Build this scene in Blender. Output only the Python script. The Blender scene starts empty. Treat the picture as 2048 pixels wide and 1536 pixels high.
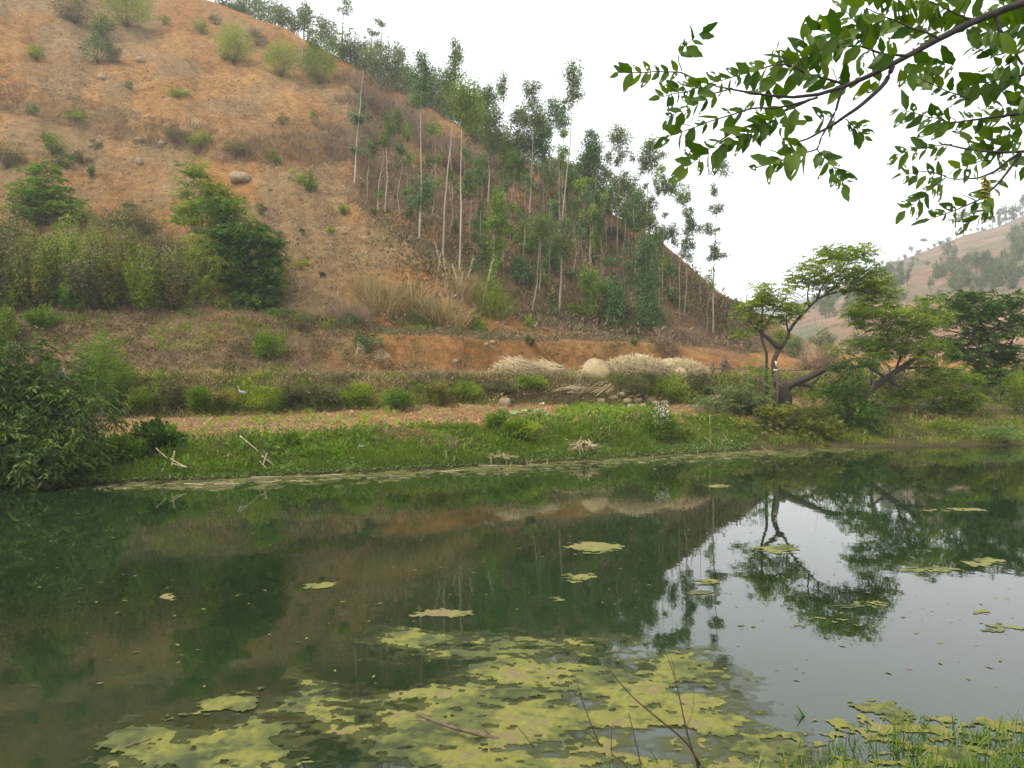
import bpy, math, random
import numpy as np
from mathutils import Vector
R = math.radians
scene = bpy.context.scene
col = scene.collection

# ------------------------------------------------------------------ camera
F = 1500.0            # focal length in photo pixels (photo 2048 x 1536)
CX, HY, EYE = 1024.0, 760.0, 3.0   # principal column, horizon row, eye height above the pond
cam_d = bpy.data.cameras.new('camera')
cam = bpy.data.objects.new('camera', cam_d); col.objects.link(cam)
cam.location = (0, 0, EYE); cam.rotation_euler = (R(90), 0, 0)
cam_d.sensor_width = 36; cam_d.lens = 36 * F / 2048; cam_d.shift_y = (HY - 768) / 2048
cam_d.clip_start = 0.05; cam_d.clip_end = 5000
scene.camera = cam

# ------------------------------------------------------------------ sky, sun, exposure
SUN_EL, SUN_AZ = 55.0, 238.0      # hazy sun, high on the left (compass degrees from +Y, clockwise)
w = bpy.data.worlds.new('World'); scene.world = w; w.use_nodes = True
nt = w.node_tree; nt.nodes.clear()
sky = nt.nodes.new('ShaderNodeTexSky'); sky.sky_type = 'NISHITA'; sky.sun_disc = False
sky.sun_elevation = R(SUN_EL); sky.sun_rotation = R(SUN_AZ)
sky.air_density = 1.6; sky.dust_density = 6.0; sky.ozone_density = 1.5
mixs = nt.nodes.new('ShaderNodeMix'); mixs.data_type = 'RGBA'; mixs.inputs[0].default_value = 0.80
nt.links.new(sky.outputs[0], mixs.inputs[6])
mixs.inputs[7].default_value = (9.9, 10.0, 10.1, 1)     # even hazy overcast layer
bg = nt.nodes.new('ShaderNodeBackground'); bg.inputs[1].default_value = 0.064
out = nt.nodes.new('ShaderNodeOutputWorld')
nt.links.new(mixs.outputs[2], bg.inputs[0]); nt.links.new(bg.outputs[0], out.inputs[0])
sd = bpy.data.lights.new('sun', 'SUN'); sd.energy = 1.5; sd.angle = R(10); sd.color = (1, 0.95, 0.86)
sun = bpy.data.objects.new('sun', sd); col.objects.link(sun)
az, el = R(SUN_AZ), R(SUN_EL)
tosun = Vector((math.sin(az) * math.cos(el), math.cos(az) * math.cos(el), math.sin(el)))
sun.rotation_euler = tosun.to_track_quat('Z', 'Y').to_euler(); sun.location = tosun * 60
vs = scene.view_settings
vs.view_transform = 'Standard'; vs.look = 'None'; vs.gamma = 1.0; vs.exposure = 1.66
vs.use_curve_mapping = False
cy = scene.cycles
cy.max_bounces = 6; cy.diffuse_bounces = 3; cy.glossy_bounces = 3; cy.transmission_bounces = 3
cy.volume_bounces = 1; cy.transparent_max_bounces = 8; cy.use_denoising = True
cy.caustics_reflective = False; cy.caustics_refractive = False
cy.use_adaptive_sampling = True; cy.adaptive_threshold = 0.02

rng = np.random.default_rng(7)

# ------------------------------------------------------------------ helpers: noise
def _h(ix, iy, s):
    h = (ix.astype(np.int64) * 374761393 + iy.astype(np.int64) * 668265263 + s * 974634777) & 0xffffffff
    h = ((h ^ (h >> 13)) * 1274126177) & 0xffffffff
    return ((h ^ (h >> 16)) & 0xffff) / 65535.0
def vnoise(x, y, s=0):
    x = np.asarray(x, float); y = np.asarray(y, float)
    ix = np.floor(x); iy = np.floor(y); fx = x - ix; fy = y - iy
    fx = fx * fx * (3 - 2 * fx); fy = fy * fy * (3 - 2 * fy)
    a = _h(ix, iy, s); b = _h(ix + 1, iy, s); c = _h(ix, iy + 1, s); d = _h(ix + 1, iy + 1, s)
    return (a * (1 - fx) + b * fx) * (1 - fy) + (c * (1 - fx) + d * fx) * fy
def fbm(x, y, s=0, o=4, g=0.5):
    t = 0; a = 1; n = 0
    for k in range(o):
        t = t + a * vnoise(x * 2 ** k, y * 2 ** k, s + 17 * k); n += a; a *= g
    return t / n
def sst(a, b, x):
    t = np.clip((x - a) / (b - a), 0, 1); return t * t * (3 - 2 * t)
def ip(x, pts):
    p = np.array(pts, float); return np.interp(x, p[:, 0], p[:, 1])

# ------------------------------------------------------------------ helpers: meshes and objects
class MB:
    """collects vertices, faces and one tint value per vertex"""
    def __init__(s): s.V = []; s.F = {3: [], 4: []}; s.T = []; s.n = 0
    def add(s, V, faces, t=0.5):
        V = np.asarray(V, float).reshape(-1, 3)
        for f in faces:
            f = np.asarray(f, int)
            if f.size: s.F[f.shape[1]].append(f + s.n)
        s.V.append(V); s.n += len(V)
        s.T.append(np.broadcast_to(np.asarray(t, float), (len(V),)))
    def build(s, name, mat, parent=None, smooth=False, origin=None):
        V = np.concatenate(s.V) if s.V else np.zeros((0, 3))
        if origin is not None: V = V - np.asarray(origin, float)
        fs = [np.concatenate(s.F[k]) for k in (3, 4) if s.F[k]]
        me = bpy.data.meshes.new(name)
        me.vertices.add(len(V)); me.vertices.foreach_set('co', V.astype(np.float32).ravel())
        nl = sum(f.size for f in fs); npoly = sum(len(f) for f in fs)
        me.loops.add(nl); me.polygons.add(npoly)
        me.loops.foreach_set('vertex_index', np.concatenate([f.ravel() for f in fs]).astype(np.int32))
        tot = np.concatenate([np.full(len(f), f.shape[1]) for f in fs])
        st = np.concatenate([[0], np.cumsum(tot)[:-1]])
        me.polygons.foreach_set('loop_start', st.astype(np.int32))
        me.polygons.foreach_set('loop_total', tot.astype(np.int32))
        if smooth: me.polygons.foreach_set('use_smooth', np.ones(npoly, bool))
        a = me.attributes.new('v', 'FLOAT', 'POINT')
        a.data.foreach_set('value', np.concatenate(s.T).astype(np.float32))
        me.update(calc_edges=True)
        if mat: me.materials.append(mat)
        o = bpy.data.objects.new(name, me); col.objects.link(o)
        if parent: o.parent = parent
        if origin is not None and not parent: o.location = origin
        return o
def tag(o, label=None, cat=None, group=None, kind=None):
    if label: o['label'] = label
    if cat: o['category'] = cat
    if group: o['group'] = group
    if kind: o['kind'] = kind
    return o
def thing(name, label, cat, loc, group=None):
    o = bpy.data.objects.new(name, None); col.objects.link(o); o.location = loc
    o.empty_display_size = 0.2
    return tag(o, label, cat, group)
def unit(v):
    v = np.asarray(v, float); n = np.linalg.norm(v, axis=-1, keepdims=True); return v / np.maximum(n, 1e-9)
def tube(mb, pts, rad, seg=6, t=0.5, cap=True):
    pts = np.asarray(pts, float); n = len(pts); rad = np.broadcast_to(np.asarray(rad, float), (n,))
    T = np.gradient(pts, axis=0); T = unit(T)
    up = np.where(np.abs(T[:, 2:3]) > 0.9, np.array([[1., 0, 0]]), np.array([[0, 0, 1.]]))
    A = unit(np.cross(T, up)); B = np.cross(T, A)
    an = np.linspace(0, 2 * np.pi, seg, endpoint=False)
    V = pts[:, None] + rad[:, None, None] * (np.cos(an)[None, :, None] * A[:, None] + np.sin(an)[None, :, None] * B[:, None])
    i = np.arange(n - 1)[:, None] * seg; j = np.arange(seg)[None]; k = (j + 1) % seg
    Fq = np.stack([i + j, i + k, i + seg + k, i + seg + j], -1).reshape(-1, 4)
    V = V.reshape(-1, 3)
    tri = np.zeros((0, 3), int)
    if cap:
        V = np.concatenate([V, pts[:1], pts[-1:]]); c0 = n * seg; c1 = c0 + 1
        jj = np.arange(seg); kk = (jj + 1) % seg; b = (n - 1) * seg
        tri = np.concatenate([np.stack([np.full(seg, c0), kk, jj], 1), np.stack([np.full(seg, c1), b + jj, b + kk], 1)])
    mb.add(V, [Fq, tri], t)
def smooth_path(pts, n=24, wob=0.0, r=None):
    pts = np.asarray(pts, float); d = np.concatenate([[0], np.cumsum(np.linalg.norm(np.diff(pts, axis=0), axis=1))])
    s = np.linspace(0, d[-1], n)
    Q = np.stack([np.interp(s, d, pts[:, k]) for k in range(3)], 1)
    for _ in range(2):
        Q[1:-1] = 0.25 * Q[:-2] + 0.5 * Q[1:-1] + 0.25 * Q[2:]
    if wob and r is not None:
        nz = r.normal(0, wob, (n, 3)); nz[0] = 0
        for _ in range(2): nz[1:-1] = (nz[:-2] + nz[1:-1] + nz[2:]) / 3
        Q = Q + nz
    return Q
def rdir(r, n):
    return unit(r.normal(0, 1, (n, 3)))
def leaves(mb, P, D, L, W, r, t, droop=0.0):
    """small pointed leaves: four corners, folded along the midrib"""
    n = len(P); D = unit(D)
    S = unit(np.cross(D, rdir(r, n)))
    N = np.cross(D, S)
    L = np.broadcast_to(np.asarray(L, float), (n,))[:, None]; W = np.broadcast_to(np.asarray(W, float), (n,))[:, None]
    mid = P + D * L * 0.45 + N * W * 0.12
    tip = P + D * L; tip[:, 2] -= droop * L[:, 0]
    V = np.stack([P, mid + S * W * 0.5, tip, mid - S * W * 0.5], 1).reshape(-1, 3)
    b = np.arange(n)[:, None] * 4
    mb.add(V, [b + np.array([[0, 1, 2, 3]])], np.repeat(np.broadcast_to(t, (n,)), 4))
def blades(mb, P, H, W, r, t, lean=0.35, upd=None):
    """grass blades: three corners plus a bend"""
    n = len(P); a = r.uniform(0, 2 * np.pi, n)
    S = np.stack([np.cos(a), np.sin(a), np.zeros(n)], 1)
    b = r.uniform(0, 2 * np.pi, n); ln = np.abs(r.normal(0, lean, n))
    Ld = np.stack([np.cos(b) * ln, np.sin(b) * ln, np.ones(n)], 1)
    if upd is not None: Ld = Ld + upd
    H = np.broadcast_to(np.asarray(H, float), (n,))[:, None]; W = np.broadcast_to(np.asarray(W, float), (n,))[:, None]
    Du = unit(Ld)
    m = P + Du * H * 0.55
    D2 = unit(np.stack([Du[:, 0] * 2.0, Du[:, 1] * 2.0, Du[:, 2]], 1))
    tip = m + D2 * H * 0.5
    V = np.stack([P - S * W / 2, P + S * W / 2, m + S * W * 0.4, m - S * W * 0.4, tip], 1).reshape(-1, 3)
    k = np.arange(n)[:, None] * 5
    mb.add(V, [k + np.array([[0, 1, 2, 3]]), k + np.array([[3, 2, 4]])], np.repeat(np.broadcast_to(t, (n,)), 5))
def sticks(mb, A, B, rad, t=0.5):
    """many thin three-sided sticks from A to B"""
    n = len(A); D = unit(B - A); r = np.random.default_rng(n)
    S = unit(np.cross(D, rdir(r, n))); N = np.cross(D, S)
    rad = np.broadcast_to(np.asarray(rad, float), (n,))[:, None]
    cs = [(1, 0), (-0.5, 0.87), (-0.5, -0.87)]
    V = np.stack([A + rad * (c * S + s_ * N) for c, s_ in cs] + [B + 0.7 * rad * (c * S + s_ * N) for c, s_ in cs], 1).reshape(-1, 3)
    k = np.arange(n)[:, None] * 6
    mb.add(V, [k + np.array([[0, 1, 4, 3]]), k + np.array([[1, 2, 5, 4]]), k + np.array([[2, 0, 3, 5]]),
               k + np.array([[0, 2, 1]]), k + np.array([[3, 4, 5]])], np.repeat(np.broadcast_to(t, (n,)), 6))

# ------------------------------------------------------------------ materials
def mat_new(name):
    m = bpy.data.materials.new(name); m.use_nodes = True
    n = m.node_tree; n.nodes.clear()
    o = n.nodes.new('ShaderNodeOutputMaterial'); p = n.nodes.new('ShaderNodeBsdfPrincipled')
    n.links.new(p.outputs[0], o.inputs[0])
    return m, n, p, o
def ramp(n, stops):
    r = n.nodes.new('ShaderNodeValToRGB'); e = r.color_ramp.elements
    while len(e) < len(stops): e.new(0.5)
    for k, (pos, c) in enumerate(stops): e[k].position = pos; e[k].color = (*c, 1)
    return r
def leaf_mat(name, stops, transl=0.3, rough=0.6, spec=0.1):
    m, n, p, o = mat_new(name)
    at = n.nodes.new('ShaderNodeAttribute'); at.attribute_name = 'v'
    if all(c[1] > c[0] for _, c in stops[:2]): stops = [(q, (c[0] * 1.45, c[1] * 1.24, c[2] * .64)) for q, c in stops]      # sun-bleached dry-season greens
    rp = ramp(n, stops); n.links.new(at.outputs['Fac'], rp.inputs[0])
    p.inputs['Roughness'].default_value = rough; p.inputs['Specular IOR Level'].default_value = spec
    n.links.new(rp.outputs[0], p.inputs['Base Color'])
    if transl:
        tr = n.nodes.new('ShaderNodeBsdfTranslucent'); mx = n.nodes.new('ShaderNodeMixShader')
        mx.inputs[0].default_value = transl
        hs = n.nodes.new('ShaderNodeHueSaturation'); hs.inputs['Saturation'].default_value = 1.1; hs.inputs['Value'].default_value = 1.3
        n.links.new(rp.outputs[0], hs.inputs['Color']); n.links.new(hs.outputs[0], tr.inputs[0])
        n.links.new(p.outputs[0], mx.inputs[1]); n.links.new(tr.outputs[0], mx.inputs[2]); n.links.new(mx.outputs[0], o.inputs[0])
    return m
def rough_mat(name, stops, scale=6.0, bump=0.3, rough=0.9, detail=6, use_v=False, stretch=(1, 1, 1), dist=0.02):
    m, n, p, o = mat_new(name)
    tc = n.nodes.new('ShaderNodeTexCoord'); mp = n.nodes.new('ShaderNodeMapping'); mp.inputs['Scale'].default_value = stretch
    n.links.new(tc.outputs['Object'], mp.inputs[0])
    nz = n.nodes.new('ShaderNodeTexNoise'); nz.inputs['Scale'].default_value = scale; nz.inputs['Detail'].default_value = detail
    nz.inputs['Roughness'].default_value = 0.65
    n.links.new(mp.outputs[0], nz.inputs['Vector'])
    rp = ramp(n, stops)
    if use_v:
        at = n.nodes.new('ShaderNodeAttribute'); at.attribute_name = 'v'
        ad = n.nodes.new('ShaderNodeMath'); ad.operation = 'MULTIPLY_ADD'; ad.inputs[1].default_value = 0.5
        sb = n.nodes.new('ShaderNodeMath'); sb.operation = 'MULTIPLY'; sb.inputs[1].default_value = 0.5
        n.links.new(nz.outputs['Fac'], sb.inputs[0]); n.links.new(at.outputs['Fac'], ad.inputs[0]); n.links.new(sb.outputs[0], ad.inputs[2])
        n.links.new(ad.outputs[0], rp.inputs[0])
    else:
        n.links.new(nz.outputs['Fac'], rp.inputs[0])
    n.links.new(rp.outputs[0], p.inputs['Base Color'])
    p.inputs['Roughness'].default_value = rough; p.inputs['Specular IOR Level'].default_value = 0.2
    if bump:
        b = n.nodes.new('ShaderNodeBump'); b.inputs['Strength'].default_value = bump; b.inputs['Distance'].default_value = dist
        n.links.new(nz.outputs['Fac'], b.inputs['Height']); n.links.new(b.outputs[0], p.inputs['Normal'])
    return m

M = {}
M['euc'] = leaf_mat('eucalyptus_leaf', [(0.0, (0.035, 0.062, 0.038)), (0.5, (0.065, 0.11, 0.06)), (1.0, (0.12, 0.175, 0.10))], 0.25)
M['euc_blue'] = leaf_mat('eucalyptus_blue_leaf', [(0.0, (0.02, 0.05, 0.032)), (0.5, (0.045, 0.10, 0.06)), (1.0, (0.12, 0.20, 0.135))], 0.2)
M['euc_bright'] = leaf_mat('eucalyptus_bright_leaf', [(0.0, (0.045, 0.085, 0.025)), (0.5, (0.085, 0.155, 0.045)), (1.0, (0.18, 0.27, 0.10))], 0.3)
M['dark'] = leaf_mat('dark_leaf', [(0.0, (0.014, 0.034, 0.009)), (0.5, (0.032, 0.078, 0.018)), (1.0, (0.075, 0.14, 0.03))], 0.3)
M['tree'] = leaf_mat('tree_leaf', [(0.0, (0.035, 0.07, 0.014)), (0.5, (0.085, 0.15, 0.026)), (1.0, (0.17, 0.24, 0.05))], 0.42)
M['bright'] = leaf_mat('bright_leaf', [(0.0, (0.03, 0.066, 0.013)), (0.5, (0.06, 0.13, 0.023)), (1.0, (0.12, 0.20, 0.042))], 0.35)
M['light'] = leaf_mat('light_leaf', [(0.0, (0.08, 0.12, 0.03)), (0.5, (0.13, 0.19, 0.045)), (1.0, (0.20, 0.26, 0.08))], 0.35)
M['yellow'] = leaf_mat('yellowing_leaf', [(0.0, (0.036, 0.055, 0.016)), (0.5, (0.08, 0.105, 0.03)), (1.0, (0.165, 0.18, 0.055))], 0.35)
M['olive'] = leaf_mat('olive_leaf', [(0.0, (0.05, 0.05, 0.018)), (0.5, (0.10, 0.10, 0.035)), (1.0, (0.17, 0.155, 0.06))], 0.25)
M['brush'] = leaf_mat('dry_brush', [(0.0, (0.10, 0.065, 0.04)), (0.5, (0.19, 0.13, 0.085)), (1.0, (0.30, 0.22, 0.14))], 0.1, 0.9)
M['darkbrush'] = leaf_mat('dark_dry_brush', [(0.0, (0.045, 0.03, 0.017)), (0.5, (0.085, 0.058, 0.032)), (1.0, (0.14, 0.10, 0.055))], 0.1, 0.9)
M['straw'] = leaf_mat('straw', [(0.0, (0.24, 0.17, 0.085)), (0.5, (0.42, 0.33, 0.19)), (1.0, (0.58, 0.50, 0.33))], 0.1, 0.8)
M['drygrass'] = leaf_mat('dry_grass', [(0.0, (0.17, 0.125, 0.055)), (0.5, (0.29, 0.21, 0.09)), (1.0, (0.42, 0.33, 0.16))], 0.2, 0.8)
M['grass'] = leaf_mat('bank_grass', [(0.0, (0.036, 0.066, 0.016)), (0.45, (0.072, 0.128, 0.027)), (0.8, (0.125, 0.18, 0.045)), (1.0, (0.23, 0.20, 0.10))], 0.3)
M['creeper'] = leaf_mat('creeping_water_weed', [(0.0, (0.04, 0.085, 0.035)), (0.5, (0.08, 0.15, 0.065)), (1.0, (0.14, 0.22, 0.10))], 0.2)
M['willow'] = leaf_mat('willow_leaf', [(0.0, (0.014, 0.034, 0.012)), (0.5, (0.035, 0.072, 0.022)), (0.9, (0.075, 0.125, 0.04)), (1.0, (0.12, 0.17, 0.075))], 0.25, 0.55, 0.12)
M['flower'] = leaf_mat('seed_head', [(0.0, (0.16, 0.12, 0.06)), (0.5, (0.27, 0.21, 0.12)), (1.0, (0.40, 0.34, 0.23))], 0.2, 0.8)
M['white_flower'] = leaf_mat('white_flower', [(0.0, (0.5, 0.45, 0.4)), (1.0, (0.75, 0.72, 0.68))], 0.2, 0.8)
M['cabbage'] = leaf_mat('squash_leaf', [(0.0, (0.05, 0.12, 0.07)), (0.5, (0.09, 0.19, 0.12)), (1.0, (0.16, 0.28, 0.19))], 0.2)
M['veg'] = leaf_mat('vegetable_leaf', [(0.0, (0.05, 0.11, 0.02)), (0.5, (0.09, 0.19, 0.03)), (1.0, (0.16, 0.27, 0.06))], 0.35)
M['corn'] = leaf_mat('seedling_leaf', [(0.0, (0.12, 0.20, 0.05)), (1.0, (0.24, 0.34, 0.10))], 0.35)
M['overleaf'] = leaf_mat('overhanging_leaf', [(0.0, (0.015, 0.042, 0.009)), (0.6, (0.033, 0.08, 0.013)), (1.0, (0.085, 0.14, 0.019))], 0.42, 0.45, 0.25)
M['catkin'] = leaf_mat('catkin', [(0.0, (0.22, 0.20, 0.05)), (1.0, (0.38, 0.34, 0.11))], 0.2)
M['far'] = leaf_mat('far_foliage', [(0.0, (0.035, 0.058, 0.035)), (0.5, (0.06, 0.09, 0.055)), (1.0, (0.09, 0.13, 0.075))], 0.2)
M['euc_bark'] = rough_mat('eucalyptus_bark', [(0.28, (0.10, 0.07, 0.045)), (0.5, (0.24, 0.195, 0.145)), (0.72, (0.42, 0.37, 0.30))], 1.6, 0.2, use_v=True, stretch=(1, 1, 0.35))
M['bark'] = rough_mat('dark_bark', [(0.3, (0.025, 0.019, 0.014)), (0.7, (0.085, 0.064, 0.048))], 14, 0.6, stretch=(1, 1, 0.4))
M['branch'] = rough_mat('young_bark', [(0.3, (0.016, 0.013, 0.012)), (0.7, (0.05, 0.042, 0.038))], 40, 0.4, stretch=(1, 1, 1), dist=0.004)
M['twig'] = rough_mat('twig_bark', [(0.3, (0.06, 0.045, 0.035)), (0.7, (0.15, 0.11, 0.08))], 20, 0.2)
M['wood'] = rough_mat('bleached_wood', [(0.3, (0.22, 0.17, 0.10)), (0.7, (0.42, 0.35, 0.24))], 18, 0.2, stretch=(1, 1, 0.3))
M['cutwood'] = rough_mat('fresh_cut_wood', [(0.3, (0.5, 0.40, 0.24)), (0.7, (0.66, 0.55, 0.36))], 20, 0.1)
M['rock'] = rough_mat('hill_rock', [(0.3, (0.14, 0.10, 0.058)), (0.7, (0.29, 0.225, 0.14))], 4, 0.5, dist=0.05)
M['oldpost'] = rough_mat('weathered_post', [(0.3, (0.06, 0.045, 0.035)), (0.7, (0.17, 0.12, 0.085))], 12, 0.4)
M['stem'] = rough_mat('dark_twig_bark', [(0.3, (0.03, 0.018, 0.014)), (0.7, (0.08, 0.05, 0.038))], 20, 0.2)
# ------------------------------------------------------------------ terrain of the far side: measured profiles
def P3(x, y, d):
    """point seen at photo pixel (x, y) standing d metres in front of the camera"""
    return np.array([(x - CX) / F * d, d, EYE + (HY - y) / F * d])
xs = np.concatenate([np.arange(-620, -40, 20), np.arange(-40, 2100, 5), np.arange(2100, 2720, 20)]).astype(float)
yw = ip(xs, [(-620, 995), (0, 972), (250, 965), (450, 958), (600, 950), (900, 936), (1200, 919), (1400, 907), (1600, 897), (1750, 893), (2048, 890), (2700, 886)])
d1 = 3 * F / (yw - HY)
d2 = d1 + ip(xs, [(0, 4), (300, 3.5), (600, 3.2), (900, 3.5), (1200, 4), (1500, 4), (1800, 5)])
y2 = ip(xs, [(0, 890), (300, 885), (600, 878), (900, 858), (1100, 842), (1300, 840), (1450, 838), (1600, 835), (1800, 832), (2048, 838)])
d3 = d2 + ip(xs, [(0, 6), (1000, 5.6), (1400, 5), (1800, 6)])
y3 = ip(xs, [(0, 835), (300, 830), (600, 823), (900, 806), (1100, 808), (1300, 812), (1500, 800), (1700, 790), (2048, 788)])
d4 = d3 + 1.7
y4 = ip(xs, [(0, 762), (300, 758), (600, 757), (900, 756), (1200, 760), (1400, 757), (1600, 758), (1800, 755), (2048, 752)])
d5 = d4 + ip(xs, [(0, 3), (600, 3), (900, 4), (1200, 6), (1400, 8), (1600, 10), (1800, 12)])
y5 = ip(xs, [(0, 748), (600, 748), (900, 742), (1200, 738), (1400, 735), (2048, 735)])
d6 = d5 + ip(xs, [(0, 6), (400, 6), (600, 5), (900, 3.5), (1200, 3), (1400, 4), (1800, 6)])
y6 = ip(xs, [(-300, 584), (0, 596), (200, 606), (400, 622), (550, 648), (700, 665), (900, 682), (1100, 686), (1300, 694), (1400, 702), (1600, 715), (1800, 722), (2048, 722)])
def zof(y, d): return EYE + (HY - y) / F * d
z1 = np.zeros_like(xs); z2 = zof(y2, d2); z3 = zof(y3, d3); z4 = zof(y4, d4); z5 = zof(y5, d5); z6 = zof(y6, d6)
d7 = d6 + ip(xs, [(0, 5), (400, 4), (600, 2), (900, 2.5), (1200, 4), (1400, 5), (1600, 7), (1800, 15), (2048, 20)])
z7 = z6 + ip(xs, [(0, .6), (900, .5), (1600, .4), (1800, .5)])
RID = [(-620, 190, -450), (-400, 175, -330), (0, 150, -190), (200, 135, -90), (420, 118, 0), (560, 109, 52), (690, 101, 118), (800, 96, 190), (880, 93, 228),
       (1000, 88, 305), (1115, 84, 358), (1240, 79, 436), (1303, 77, 462), (1342, 76, 498), (1400, 74, 552), (1440, 73, 586), (1480, 74, 603),
       (1550, 82, 650), (1620, 95, 688), (1700, 112, 702), (1850, 125, 706), (2048, 125, 700), (2700, 125, 690)]
d8 = ip(xs, [(a, b) for a, b, c in RID]); y8 = ip(xs, [(a, c) for a, b, c in RID])
for _ in range(6): d8[1:-1] = (d8[:-2] + d8[1:-1] + d8[2:]) / 3
z8 = zof(y8, d8)
d9 = d8 + ip(xs, [(0, 70), (1000, 60), (1480, 50), (1620, 60), (1750, 70)])
z9 = z8 + ip(xs, [(0, -25), (1000, -20), (1300, -9), (1480, -3.5), (1620, 0.5), (1750, 2)])
segs = [(d1 - 4, z1 - 1.3, 4), (d1, z1, 26), (d2, z2, 22), (d3, z3, 16), (d4, z4, 12), (d5, z5, 44), (d6, z6, 12), (d7, z7, 230), (d8, z8, 16), (d9, z9, 1)]
Dl, Zl, Sl = [], [], []
for k in range(len(segs) - 1):
    da, za, n = segs[k]; db, zb, _ = segs[k + 1]
    for j in range(n):
        t = j / n
        dd = da + (db - da) * t
        if k == 1: g = t ** 0.75                     # bank rises quickly from the water
        elif k == 3: g = sst(0, 1, t) * 0.6 + t * 0.4
        elif k == 5: cutw = sst(640, 780, xs) * (1 - sst(1330, 1420, xs)); g = (t + 0.08 * math.sin(math.pi * t)) * (1 - cutw) + cutw * (0.85 * float(sst(0.05, 0.42, np.array(t))) + 0.15 * t)
        elif k == 7: g = t + 0.05 * math.sin(math.pi * t) * (1 - t) * 2 - 0.03 * math.sin(math.pi * t)
        elif k == 8: g = t * t * 0.6 + t * 0.4
        else: g = t
        Dl.append(dd); Zl.append(za + (zb - za) * g); Sl.append(k + t)
Dl.append(segs[-1][0]); Zl.append(segs[-1][1]); Sl.append(9.0)
TD = np.stack(Dl, 1); TZ = np.stack(Zl, 1); TS = np.array(Sl)          # [column, row]
TX = ((xs - CX) / F)[:, None] * TD
PXc = np.broadcast_to(xs[:, None], TD.shape); PYn = HY - (TZ - EYE) / TD * F   # nominal photo position of each vertex
S2 = np.broadcast_to(TS[None], TD.shape)
# relief: gully between the bare slope and the grove, banks under the brush strips, rills and lumps
hill = sst(7.0, 7.12, S2) * (1 - sst(7.94, 8.0, S2))
bl = ip(PYn, [(-400, 760), (100, 730), (250, 700), (390, 700), (450, 765), (500, 835), (590, 945), (640, 1010), (760, 1060)])
wr = PXc - bl
TZ = TZ - 2.6 * hill * sst(-10, 70, wr) * np.exp(-np.clip(wr, 0, None) / 260)
def step(line, A, L, rise=14):
    yl = ip(PXc, line) + 26 * (fbm(PXc / 90, PYn * 0, 5, 3) - 0.5)
    e = PYn - yl
    fade = sst(line[0][0] - 60, line[0][0] + 20, PXc) * (1 - sst(line[-1][0] - 60, line[-1][0], PXc))
    return -A * hill * fade * sst(-rise / 2, rise, e) * np.exp(-np.clip(e, 0, None) / L)
TZ = TZ + step([(-620, 60), (0, 168), (150, 213), (420, 275), (560, 285), (720, 290)], 1.5, 60)
TZ = TZ + step([(-620, 180), (0, 255), (200, 300), (480, 352), (640, 400), (720, 420)], 0.8, 50)
TZ = TZ + step([(-620, -60), (0, 60), (300, 60), (420, 110), (600, 150), (720, 160)], 0.9, 40)
amp = 1.15 * hill + 0.65 * sst(4.9, 5.2, S2) * (1 - hill) + 0.10 * sst(1.0, 1.4, S2) * (1 - sst(4.9, 5.2, S2))
amp = np.where(S2 > 8, 0.8, amp)
n1 = fbm(TX / 7, TD / 7, 11, 5, 0.55) - 0.5
rill = fbm(PXc / 34 + 0.6 * n1, TD / 22, 23, 3) - 0.5
TZ = TZ + amp * (n1 * 1.5 + 0.9 * rill * hill)
fine = fbm(TX / 0.9, TD / 0.9, 31, 3) - 0.5
TZ = TZ + fine * (0.38 * hill + 0.22 * sst(1.05, 1.3, S2) * (1 - hill))
TD_, PYf = TD, HY - (TZ - EYE) / TD * F
nc, nr = TD.shape
# ------------------------------------------------------------------ look-ups on the terrain
DG = np.arange(16.0, 260.0, 0.25)
ZG = np.stack([np.interp(DG, TD[c], TZ[c]) for c in range(nc)])
def ground(X, Y):
    X = np.asarray(X, float); Y = np.asarray(Y, float)
    px = CX + X / Y * F; fc = np.interp(px, xs, np.arange(nc)); i = np.clip(fc.astype(int), 0, nc - 2); fi = fc - i
    fd = np.clip((Y - DG[0]) / 0.25, 0, len(DG) - 2); j = fd.astype(int); fj = fd - j
    return (ZG[i, j] * (1 - fj) + ZG[i, j + 1] * fj) * (1 - fi) + (ZG[i + 1, j] * (1 - fj) + ZG[i + 1, j + 1] * fj) * fi
def hit(x, y):
    """where the line of sight through photo pixel (x, y) meets the ground"""
    c = int(np.argmin(np.abs(xs - x))); yy = PYf[c]; m = TS >= 1.0
    k = np.where(m & (yy <= y))[0]
    k = k[0] if len(k) else int(np.argmin(np.where(m & (TS <= 8), yy, 1e9)))
    a = max(k - 1, 0); ya, yb = yy[a], yy[k]
    t = 0 if abs(ya - yb) < 1e-6 else min(max((ya - y) / (ya - yb), 0), 1)
    d = TD[c, a] + (TD[c, k] - TD[c, a]) * t
    X = (x - CX) / F * d
    return np.array([X, d, float(ground(X, d))])
def scatter(n, x0, x1, s0, s1, r):
    """random ground points between two columns and two profile rows"""
    fx = r.uniform(x0, x1, n); fs = r.uniform(s0, s1, n)
    fc = np.interp(fx, xs, np.arange(nc)); c = np.clip(fc.astype(int), 0, nc - 2); tc_ = fc - c
    fr = np.interp(fs, TS, np.arange(nr)); q = np.clip(fr.astype(int), 0, nr - 2); tr = fr - q
    def g(A): return (A[c, q] * (1 - tr) + A[c, q + 1] * tr) * (1 - tc_) + (A[c + 1, q] * (1 - tr) + A[c + 1, q + 1] * tr) * tc_
    Pn = np.stack([g(TX), g(TD), g(TZ)], 1)
    return Pn, fx, g(PYf), fs
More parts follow.
